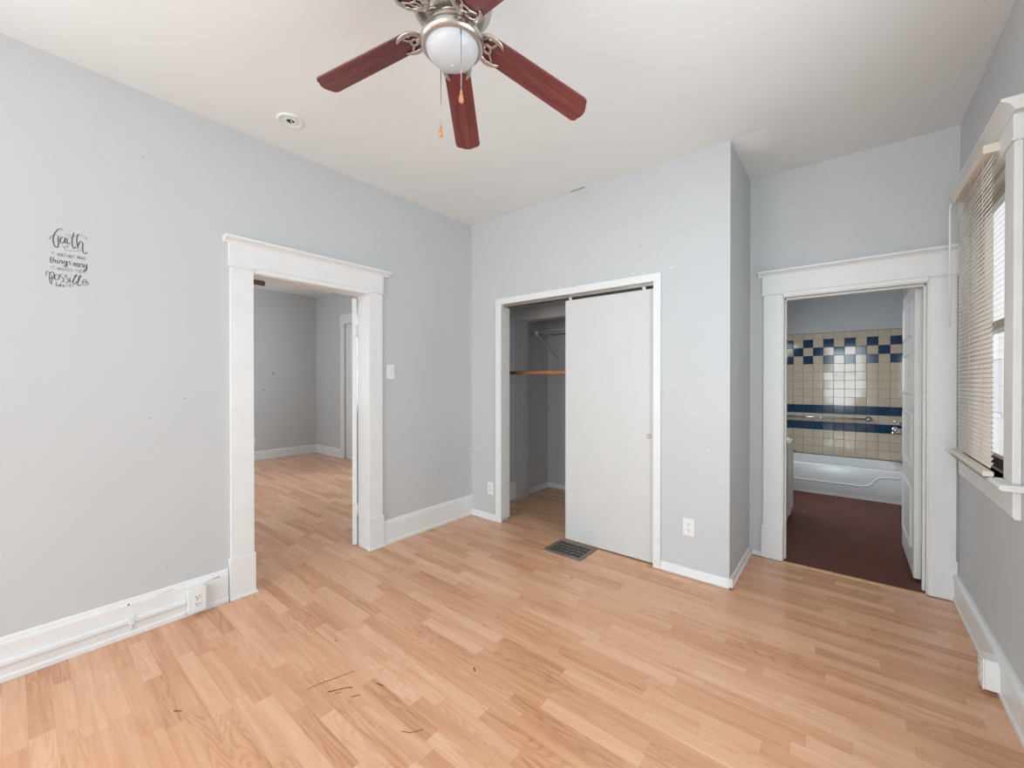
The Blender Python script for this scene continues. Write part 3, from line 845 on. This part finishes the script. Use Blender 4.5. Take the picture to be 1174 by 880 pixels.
# neighbour's house seen through the glass
nh = thing('neighbor_house', 'white lap sided house outside the window', 'house', (5.25, 5, -0.6))
pf = [(5.40, -0.6)]
z = -0.6
while z < 5.4:
    pf += [(5.238, z), (5.25, z + 0.115)]
    z += 0.115
pf += [(5.40, z)]
MB().prism(pf, 1, -6.0, 20.0).build('siding', M['siding'], nh)
for y0 in (4.2, 9.0):
    nw = MB()
    nw.box(5.19, 5.25, y0, y0 + 0.09, 0.6, 1.85).box(5.19, 5.25, y0 + 1.3, y0 + 1.39, 0.6, 1.85).box(5.19, 5.25, y0 + 0.09, y0 + 1.3, 1.74, 1.85).box(5.18, 5.25, y0 + 0.09, y0 + 1.3, 0.6, 0.68)
    fo = nw.build('window', M['siding'], nh)
    sl = MB()
    for i in range(24):
        sl.box(5.215, 5.222, y0 + 0.09, y0 + 1.3, 0.70 + i * 0.043, 0.735 + i * 0.043)
    sl.build('shade', M['siding'], fo)
gr = MB().box(3.55, 12, -8, 24, -0.7, -0.6)
tag(gr.build('ground', material('outdoor_concrete', srgb(196, 196, 192), 0.9, var=0.08, scale=4)), 'pale concrete strip outside the window', 'ground', kind='structure')

# ------------------------------------------------------------------ electrical bits
def duplex(b, c, s, w=1.0):
    pass
def outlet(name, label, plane, u, v0, depth=0.0, horizontal_axis='x', group=None):
    """duplex receptacle; plane = wall coordinate, room side is -y ('x') or +x ('y')"""
    w, h, t = 0.072, 0.116, 0.006
    if depth:
        w, h = 0.084, 0.130
    def P(a, z, d):               # a along wall, d out of the wall
        return (u + a, plane - d, v0 + z) if horizontal_axis == 'x' else (plane + d, u + a, v0 + z) if horizontal_axis == 'y' else (plane - d, u + a, v0 + z)
    def bx(mb, a0, a1, z0, z1, d0, d1, mat=0):
        p, q = P(a0, z0, d0), P(a1, z1, d1)
        mb.box(min(p[0], q[0]), max(p[0], q[0]), min(p[1], q[1]), max(p[1], q[1]), min(p[2], q[2]), max(p[2], q[2]), mat)
    r = thing(name, label, 'outlet', P(0, -h / 2, 0), group)
    if depth:
        m = MB()
        bx(m, -w / 2 + .002, w / 2 - .002, -h / 2 + .002, h / 2 - .002, 0, depth)
        m.build('box', M['plastic'], r, 0.003)
    m = MB()
    bx(m, -w / 2, w / 2, -h / 2, h / 2, depth, depth + t)
    m.build('cover_plate', M['plastic'], r, 0.002)
    for zc in (0.020, -0.020):
        m = MB()
        bx(m, -0.016, 0.016, zc - 0.013, zc + 0.013, depth + t - 0.001, depth + t + 0.0025)
        so = m.build('socket', M['plastic'], r, 0.003)
        m = MB()
        d = depth + t + 0.0025
        bx(m, -0.009, -0.0060, zc - 0.001, zc + 0.009, d - 0.001, d + 0.0004)
        bx(m, 0.0060, 0.009, zc - 0.001, zc + 0.007, d - 0.001, d + 0.0004)
        bx(m, -0.0025, 0.0025, zc - 0.010, zc - 0.005, d - 0.001, d + 0.0004)
        m.build('slot', M['dark'], so)
    m = MB()
    bx(m, -0.003, 0.003, -0.003, 0.003, depth + t - 0.001, depth + t + 0.0015)
    m.build('screw', M['nickel'], r, 0.001)
    return r
outlet('outlet', 'white boxed outlet mounted on the left baseboard at the end of a raceway', 0.018, -2.236, 0.090, 0.040, 'y')
outlet('outlet', 'white flush outlet between the left room corner and the closet casing', 0.0, 0.261, 0.298)
outlet('outlet', 'white flush outlet right of the closet door near the outer corner', 0.0, 2.063, 0.333)
outlet('outlet', 'white boxed outlet on the baseboard below the window', 3.390, -0.262, 0.083, 0.046, 'X')
outlet('outlet', 'white outlet low on the far wall of the next room', -4.70, -0.345, 0.322, 0.0, 'y')

sw = thing('light_switch', 'white toggle light switch beside the left doorway', 'light switch', (0, -0.930, 1.337))
MB().box(0, 0.006, -0.966, -0.894, 1.337, 1.453).build('cover_plate', M['plastic'], sw, 0.002)
MB().prism([(0.005, 1.384), (0.008, 1.384), (0.017, 1.400), (0.016, 1.406), (0.005, 1.406)], 1, -0.935, -0.925).build('toggle', M['plastic'], sw, 0.001)
for z in (1.365, 1.425):
    MB().box(0.005, 0.0072, -0.933, -0.927, z - .003, z + .003).build('screw', M['nickel'], sw, 0.001)

rc = thing('cable_raceway', 'painted surface raceway running along the left baseboard to the boxed outlet', 'raceway', (0.018, -3.1, 0.07))
MB().prism([(0.018, 0.072), (0.030, 0.072), (0.034, 0.077), (0.034, 0.093), (0.030, 0.098), (0.018, 0.098)], 1, -5.9, -2.278).build('channel', M['trim'], rc, 0.001)
MB().box(0.018, 0.037, -2.515, -2.495, 0.066, 0.104).box(0.018, 0.026, -2.508, -2.502, 0.030, 0.07).build('clip', M['trim'], rc, 0.002)

cp = thing('ceiling_box_plate', 'round white plate with a dark wire hole on the ceiling near the left wall', 'ceiling plate', (0.351, -1.850, H - 0.02))
MB().lathe([(0.072, H), (0.072, H - 0.004), (0.066, H - 0.008), (0.056, H - 0.009), (0.050, H - 0.004), (0.040, H - 0.003), (0.034, H - 0.007), (0.022, H - 0.007), (0.020, H - 0.001)], (0.351, -1.850, 0), 36).build('plate', M['plastic'], cp)
MB().lathe([(0.0, H - 0.003), (0.023, H - 0.003)], (0.351, -1.850, 0), 24).build('hole', M['dark'], cp)
for dx, mm in ((-0.006, 'dark'), (0.007, 'plastic')):
    MB().tube(catmull([(0.351 + dx, -1.85, H - 0.002), (0.355 + dx, -1.845, H - 0.014), (0.362 + dx, -1.852, H - 0.018), (0.366 + dx, -1.858, H - 0.011)]), 0.0022, 6).build('wire', M[mm], cp)

# ------------------------------------------------------------------ floor register
fv = thing('floor_vent', 'bronze floor register in front of the closet door', 'floor vent', (1.212, -0.130, 0))
X0, X1, Y0, Y1 = 1.044, 1.381, -0.263, 0.004
f = MB()
iw = 0.036
f.prism([(X0, 0.0), (X1, 0.0), (X1 - .006, 0.006), (X0 + .006, 0.006)], 1, Y0, Y0 + iw)
f.prism([(X0, 0.0), (X1, 0.0), (X1 - .006, 0.006), (X0 + .006, 0.006)], 1, Y1 - iw, Y1)
f.prism([(Y0 + iw, 0.0), (Y1 - iw, 0.0), (Y1 - iw, 0.006), (Y0 + iw, 0.006)], 0, X0 + .001, X0 + iw)
f.prism([(Y0 + iw, 0.0), (Y1 - iw, 0.0), (Y1 - iw, 0.006), (Y0 + iw, 0.006)], 0, X1 - iw, X1 - .001)
f.build('frame', M['register'], fv, 0.001)
g = MB()
gx0, gx1, gy0, gy1 = X0 + iw, X1 - iw, Y0 + iw, Y1 - iw
nxb, nyb = 11, 4
for i in range(1, nxb):
    x = gx0 + (gx1 - gx0) * i / nxb
    for j in range(nyb):
        ya, yb_ = gy0 + (gy1 - gy0) * j / nyb, gy0 + (gy1 - gy0) * (j + 1) / nyb
        o_ = 0.009 if (i + j) % 2 else -0.009
        g.tube([(x - o_, ya, 0.0035), (x + o_, yb_, 0.0035)], 0.003, 5)
for j in range(1, nyb):
    y = gy0 + (gy1 - gy0) * j / nyb
    g.box(gx0, gx1, y - 0.003, y + 0.003, 0.0015, 0.005)
g.build('grille', M['register'], fv)
MB().box(gx0, gx1, gy0, gy1, 0.0002, 0.001).build('duct_opening', M['duct'], fv)

# ------------------------------------------------------------------ script lettering on the left wall
dc = thing('wall_decal', 'black vinyl script lettering about faith on the left wall', 'wall decal', (0.0, -2.72, 1.905))
def ribbon(mb, w, pts):
    P = catmull([(0.0008, y / 1000, z / 1000) for y, z in pts], 5)
    n = len(P)
    vs, fs = [], []
    for i, p in enumerate(P):
        t = (P[min(i + 1, n - 1)] - P[max(i - 1, 0)])
        if t.length < 1e-9:
            t = Vector((0, 1, 0))
        t.normalize()
        s = Vector((0, -t.z, t.y))
        ww = w / 1000 * (0.55 + 0.75 * abs(t.z)) if w > 1.5 else w / 1000
        if i in (0, n - 1):
            ww *= 0.6
        vs += [p - s * ww / 2, p + s * ww / 2]
    for i in range(n - 1):
        fs.append((2 * i, 2 * i + 2, 2 * i + 3, 2 * i + 1)[::-1])
    mb.add(vs, fs)
for line, strokes in DECAL.items():
    mb = MB()
    for w, pts in strokes:
        ribbon(mb, w, pts)
    mb.build('lettering', M['ink'], dc, local=True)

# ------------------------------------------------------------------ bathroom
# glazed tile on the far and right walls round the tub: one thing per wall face
P_ = 0.108
def tile_field(name, label, spec):
    mb = MB()
    spec(mb)
    return tag(mb.build(name, [M['tan'], M['blue'], M['grout']]), label, 'tile wall', kind='structure')
def is_blue(row, col):
    if row in (-1, -3):
        return True
    return (row == 7 and col % 2 == 1) or (row == 6 and col % 2 == 0) or (row == 5 and col % 2 == 1)
rt = random.Random(3)
def one_tile(mb, o, ux, uz, nrm, w, h, mat):
    """tile with pillowed edges, very slightly out of true"""
    ux, uz, nrm, o = Vector(ux), Vector(uz), Vector(nrm), Vector(o)
    g = 0.0013
    t = 0.005
    e = 0.0016
    ta, tb = rt.uniform(-1, 1) * 0.0004, rt.uniform(-1, 1) * 0.0004
    base = [(g, g), (w - g, g), (w - g, h - g), (g, h - g)]
    top = [(g + e, g + e), (w - g - e, g + e), (w - g - e, h - g - e), (g + e, h - g - e)]
    vs = [o + ux * a + uz * b_ for a, b_ in base]
    for a, b_ in base:
        vs.append(o + ux * a + uz * b_ + nrm * (t - 0.0012))
    for a, b_ in top:
        vs.append(o + ux * a + uz * b_ + nrm * (t + ta * (a / w - .5) * 2 + tb * (b_ / h - .5) * 2))
    fs = []
    for k in (0, 4):
        fs += [(k + i, k + (i + 1) % 4, k + 4 + (i + 1) % 4, k + 4 + i) for i in range(4)]
    fs.append((8, 9, 10, 11))
    mb.add(vs, fs, mat)
def far_spec(mb):
    mb.add([(1.95, 3.8615, 0.30), (3.405, 3.8615, 0.30), (3.405, 3.8615, 1.95), (1.95, 3.8615, 1.95)], [(0, 1, 2, 3)], 2)
    for col in range(-4, 10):
        x = 2.325 + P_ * col
        for row in range(-6, 8):
            one_tile(mb, (x, 3.855, 1.0 + P_ * row), (1, 0, 0), (0, 0, 1), (0, -1, 0), P_, P_, 1 if is_blue(row, col) else 0)
        one_tile(mb, (x, 3.855, 1.864), (1, 0, 0), (0, 0, 1), (0, -1, 0), P_, 0.080, 0)
tile_field('wall_tile_far', 'tan tiles with blue checker border above the bathtub', far_spec)
def right_spec(mb):
    mb.add([(3.4095, 2.98, 0.30), (3.4095, 2.98, 1.95), (3.4095, 3.855, 1.95), (3.4095, 3.855, 0.30)], [(0, 1, 2, 3)], 2)
    for k in range(8):
        y = 3.850 - P_ * (k + 1)
        for row in range(-6, 8):
            one_tile(mb, (3.405, y + P_, 1.0 + P_ * row), (0, -1, 0), (0, 0, 1), (-1, 0, 0), P_, P_, 1 if is_blue(row, k) else 0)
        one_tile(mb, (3.405, y + P_, 1.864), (0, -1, 0), (0, 0, 1), (-1, 0, 0), P_, 0.080, 0)
tile_field('wall_tile_right', 'tan and blue tiles on the right end wall of the bathtub', right_spec)

tub = thing('bathtub', 'white enamel bathtub with an embossed front along the tiled wall', 'bathtub', (2.67, 3.46, 0))
tx0, tx1, ty0, ty1, tz = 1.955, 3.398, 3.08, 3.845, 0.350
def loop(x0, x1, y0, y1, z, r, n=6):
    pts = []
    for cx, cy, a0 in ((x1 - r, y0 + r, -90), (x1 - r, y1 - r, 0), (x0 + r, y1 - r, 90), (x0 + r, y0 + r, 180)):
        for i in range(n + 1):
            a = R(a0 + 90 * i / n)
            pts.append((cx + r * math.cos(a), cy + r * math.sin(a), z))
    return pts
loops = [loop(tx0, tx1, ty0 + 0.012, ty1, 0.0, 0.004), loop(tx0, tx1, ty0 + 0.006, ty1, 0.06, 0.004), loop(tx0, tx1, ty0, ty1, 0.075, 0.004),
         loop(tx0, tx1, ty0, ty1, tz - 0.02, 0.004), loop(tx0 + .003, tx1 - .003, ty0 + 0.005, ty1 - .003, tz - 0.006, 0.006), loop(tx0 + .012, tx1 - .012, ty0 + 0.014, ty1 - .006, tz, 0.01),
         loop(tx0 + 0.09, tx1 - 0.09, ty0 + 0.075, ty1 - 0.06, tz, 0.10), loop(tx0 + 0.10, tx1 - 0.10, ty0 + 0.088, ty1 - 0.07, tz - 0.015, 0.12),
         loop(tx0 + 0.16, tx1 - 0.14, ty0 + 0.13, ty1 - 0.12, 0.10, 0.14), loop(tx0 + 0.24, tx1 - 0.20, ty0 + 0.20, ty1 - 0.19, 0.055, 0.10)]
mb = MB()
n = len(loops[0])
vs = [p for l in loops for p in l]
fs = []
for a in range(len(loops) - 1):
    for i in range(n):
        fs.append((a * n + i, a * n + (i + 1) % n, (a + 1) * n + (i + 1) % n, (a + 1) * n + i))
fs.append(tuple(range((len(loops) - 1) * n, len(loops) * n)))
mb.add(vs, fs, 0, True)
# embossed lines on the apron
mb.tube(catmull([(1.97, 3.082, 0.152), (2.4, 3.082, 0.150), (2.95, 3.082, 0.150), (3.03, 3.082, 0.152), (3.09, 3.082, 0.175), (3.14, 3.082, 0.240), (3.19, 3.082, 0.268), (3.26, 3.082, 0.272), (3.34, 3.082, 0.272)]), 0.009, 8, flat=0.8)
tb_ = mb.build('tub', M['enamel'], tub)
gb = thing('grab_bar', 'chrome bar on the tiles above the bathtub', 'grab bar', (2.6, 3.80, 0.84))
MB().tube([(2.12, 3.80, 0.842), (3.10, 3.80, 0.842)], 0.012, 12).build('bar', M['chrome'], gb)
for x in (2.12, 3.10):
    e = MB()
    e.lathe([(0, 0), (0.034, 0), (0.036, 0.006), (0.030, 0.014), (0.018, 0.020), (0.016, 0.045), (0.020, 0.056), (0.012, 0.066), (0, 0.068)], (x, 3.850, 0.842), 20, mtx=Matrix.Rotation(R(90), 3, 'X'))
    e.build('end_flange', M['chrome'], gb)
fc = thing('tub_faucet', 'chrome faucet with lever on the end wall of the bathtub', 'faucet', (3.40, 3.45, 0.74))
s = MB()
s.lathe([(0, 0), (0.030, 0), (0.030, 0.006), (0.020, 0.012)], (3.400, 3.46, 0.735), 18, mtx=Matrix.Rotation(R(-90), 3, 'Y'))
s.tube(catmull([(3.395, 3.46, 0.735), (3.35, 3.46, 0.737), (3.310, 3.46, 0.735), (3.297, 3.46, 0.724), (3.295, 3.46, 0.705)]), 0.015, 10)
s.build('spout', M['chrome'], fc)
s = MB()
s.lathe([(0, 0), (0.045, 0), (0.045, 0.006), (0.026, 0.016), (0.024, 0.034), (0, 0.036)], (3.400, 3.46, 0.83), 18, mtx=Matrix.Rotation(R(-90), 3, 'Y'))
s.tube([(3.372, 3.46, 0.83), (3.345, 3.46, 0.834), (3.300, 3.46, 0.865)], [0.011, 0.009, 0.007], 8)
s.build('lever', M['chrome'], fc)

va = thing('vanity_cabinet', 'cream painted cabinet at the left edge of the bathroom doorway', 'cabinet', (2.19, 1.93, 0))
MB().box(1.952, 2.452, 1.74, 2.125, 0.0, 0.738).build('body', M['vanity'], va, 0.002)
pnl = MB()
x0 = 2.4525
pnl.box(x0, x0 + 0.02, 1.748, 2.117, 0.045, 0.10).box(x0, x0 + 0.02, 1.748, 2.117, 0.665, 0.732).box(x0, x0 + 0.02, 1.748, 1.812, 0.10, 0.665).box(x0, x0 + 0.02, 2.053, 2.117, 0.10, 0.665).box(x0, x0 + 0.009, 1.812, 2.053, 0.10, 0.665)
dv = pnl.build('door', M['vanity'], va, 0.003)
kn = MB()
kn.lathe([(0, 0), (0.008, 0), (0.007, 0.014), (0.014, 0.020), (0.014, 0.028), (0, 0.032)], (x0 + 0.02, 2.085, 0.62), 14, mtx=Matrix.Rotation(R(90), 3, 'Y'))
kn.build('knob', M['nickel'], dv)

# ------------------------------------------------------------------ ceiling fans
def make_fan(label, blade, hub, n, phi, lit=None, motor='nickel'):
    n = Vector(n).normalized()
    e1 = Vector((0, 1, 0)).cross(n).normalized()
    e2 = n.cross(e1)
    rot = Matrix((e1, e2, n)).transposed()
    root = thing('ceiling_fan', label, 'ceiling fan', hub)
    root.rotation_euler = rot.to_euler()
    inv = rot.inverted()
    top = H - hub[2]
    kc = inv @ Vector((0.007, 0.005, 0)) if lit else Vector((0, 0, 0))
    def part(profs, name, mat, par, seg=48):
        m = MB()
        for q in profs:
            m.lathe(q[::-1], kc, seg, mtx=inv)          # motor and light kit hang plumb
        return m.build(name, M[mat], par, local=True)
    part([[(0.0, top - 0.004), (0.068, top - 0.004), (0.074, top - 0.014), (0.070, top - 0.050), (0.045, top - 0.070), (0.0, top - 0.072)]], 'canopy', motor, root)
    if top > 0.29:
        part([[(0.0135, top - 0.06), (0.0135, 0.20)]], 'downrod', motor, root, 20)
    part([[(0.0, 0.212), (0.050, 0.210), (0.075, 0.192), (0.095, 0.167), (0.132, 0.142), (0.142, 0.122), (0.142, 0.062), (0.136, 0.040), (0.118, 0.030), (0.085, 0.028), (0.0, 0.028)]], 'motor_housing', motor, root, 56)
    part([[(0.058, 0.034), (0.058, -0.030), (0.0, -0.030)], [(0.084, 0.030), (0.088, 0.014), (0.080, 0.004), (0.05, 0.002)]], 'switch_housing', 'steel', root)
    part([[(0.0, -0.024), (0.076, -0.026), (0.092, -0.034), (0.096, -0.046), (0.097, -0.060), (0.106, -0.066), (0.111, -0.074), (0.110, -0.085), (0.103, -0.094), (0.096, -0.096), (0.0905, -0.094), (0.088, -0.086)]], 'light_ring', motor, root, 64)
    gp = [(0.0905 * math.cos(R(a)), -0.090 - 0.062 * math.sin(R(a))) for a in range(0, 91, 6)]
    go = part([gp], 'glass_globe', 'globe', root, 56)
    part([[(0.005, -0.1508), (0.004, -0.1545), (0.0, -0.1555)]], 'finial', 'globe', go, 14)
    RR, cone, tw, wt = (0.5266, 0.2912, 0.196, 0.0563) if lit else (0.5266, 0.10, 0.34, 0.074)
    for kx in range(5):
        a = phi - kx * R(72)
        u = Vector((math.cos(a), math.sin(a), 0))
        s = Vector((-math.sin(a), math.cos(a), 0))
        z = Vector((0, 0, 1))
        ud = (u - z * cone)                     # along the drooping blade, per unit radius
        udn = ud.normalized()
        s2 = (s * math.cos(tw) - z * math.sin(tw)).normalized()
        nn = udn.cross(s2).normalized()
        if nn.z < 0:
            nn = -nn
        Lb = RR * ud.length * ((1.06, 1.0, 1.02, 1.0, 1.0)[kx] if lit else 1.0)
        fr = Matrix((udn, s2, nn)).transposed()
        bo = bpy.data.objects.new('blade', bpy.data.meshes.new('blade'))
        # outline in the blade's own plane
        r0, r1, w0, w1 = 0.128, Lb, 0.050, wt
        out = []
        for t in range(0, 13):                 # rounded root
            th = R(90 + 180 * t / 12)
            out.append((r0 + 0.020 + 0.020 * math.cos(th), w0 * math.sin(th)))
        cr = 0.022
        for sx, sg in ((1, -1), (1, 1)):
            pass
        tipb = [(r1 - 0.012 - cr, -w1 + 0.0)]
        for t in range(0, 7):
            th = R(-90 + 90 * t / 6)
            tipb.append((r1 - 0.010 - cr + cr * math.cos(th), -w1 + cr + cr * math.sin(th)))
        for t in range(1, 6):
            q = -1 + 2 * t / 6
            tipb.append((r1 - 0.010 + 0.010 * (1 - q * q), (w1 - cr) * q))
        for t in range(0, 7):
            th = R(0 + 90 * t / 6)
            tipb.append((r1 - 0.010 - cr + cr * math.cos(th), w1 - cr + cr * math.sin(th)))
        out = out + tipb
        nb = len(out)
        m = MB()
        m.v = [Vector((x, y, -0.003)) for x, y in out] + [Vector((x, y, 0.003)) for x, y in out]
        faces = [tuple(range(nb))[::-1], tuple(range(nb, 2 * nb))] + [(i, (i + 1) % nb, nb + (i + 1) % nb, nb + i) for i in range(nb)]
        m.f = faces
        m.m = [0] * len(faces)
        m.s = [False] * len(faces)
        bo = m.build('blade', M[blade], root, local=True, bevel=0.0015)
        bo.rotation_euler = fr.to_euler()
        # cast iron arm on the underside: stem, crescent with two horns, inner scrolls
        ir = MB()
        zz = -0.0065
        def arm(pts, r0_, r1_, flat=0.5):
            q = catmull(pts, 6)
            m_ = len(q)
            ir.tube(q, [r0_ + (r1_ - r0_) * i / (m_ - 1) for i in range(m_)], 8, flat=flat)
        arm([(0.070, 0.0, 0.012), (0.090, 0.0, 0.004), (0.112, 0.0, zz), (0.136, 0.0, zz)], 0.013, 0.011)
        for sg in (-1, 1):
            # outer crescent, thick at the shoulder, hooking along the blade edge
            arm([(0.118, 0.0, zz), (0.120, sg * 0.018, zz), (0.128, sg * 0.036, zz), (0.146, sg * 0.047, zz), (0.166, sg * 0.0475, zz)], 0.009, 0.011)
            arm([(0.166, sg * 0.0475, zz), (0.184, sg * 0.044, zz), (0.197, sg * 0.037, zz), (0.203, sg * 0.031, zz)], 0.011, 0.0035)
            # inner scroll that leaves a round eye at the centre
            arm([(0.132, 0.0, zz), (0.140, sg * 0.012, zz), (0.152, sg * 0.013, zz), (0.160, sg * 0.006, zz), (0.161, 0.0, zz)], 0.006, 0.005)
            arm([(0.157, sg * 0.010, zz), (0.166, sg * 0.020, zz), (0.176, sg * 0.034, zz)], 0.0055, 0.0045)
        for px, py in ((0.136, 0.0), (0.150, 0.040), (0.150, -0.040)):
            ir.lathe([(0.0, -0.0135), (0.004, -0.0125), (0.005, -0.010)], (px, py, 0), 10)
        ir.build('blade_iron', M[motor], bo, local=True)
    def chain(start, length, lab):
        """start in the fan's own frame; hangs straight down in the world"""
        d = inv @ Vector((0, 0, -1))
        p0 = Vector(start)
        c = MB()
        c.tube([p0, p0 + d * length], 0.0013, 6)
        for q in range(int(length / 0.012)):
            pass
        co = c.build('pull_chain', M['steel'], root, local=True)
        pr = [(0.0, 0.002), (0.002, 0.0), (0.0045, -0.006), (0.0035, -0.010), (0.007, -0.024), (0.0085, -0.034), (0.006, -0.042), (0.0, -0.044)]
        al = Vector((0, 0, -1)).rotation_difference(d).to_matrix()
        w = MB().lathe(pr[::-1], p0 + d * length, 14, mtx=al)
        w.build('pull_knob', M['rawwood'], co, local=True)
    if lit:
        for st, ln in lit(rot, Vector(hub)):
            chain(inv @ (Vector(st) - Vector(hub)), ln, '')
    return root
make_fan('nickel ceiling fan with five cherry blades and a white globe', 'cherry', (1.809, -1.925, 2.576), (0.127, 0.077, 1.0), R(197.456),
         lit=lambda rot, hub: [((1.900, -1.958, 2.530), 0.248), ((1.709, -1.879, 2.500), 0.222)])
make_fan('ceiling fan with brown blades in the next room, one blade tip in view', 'walnut', (-2.06, -1.666, 2.392), (0, 0, 1.0), R(60))
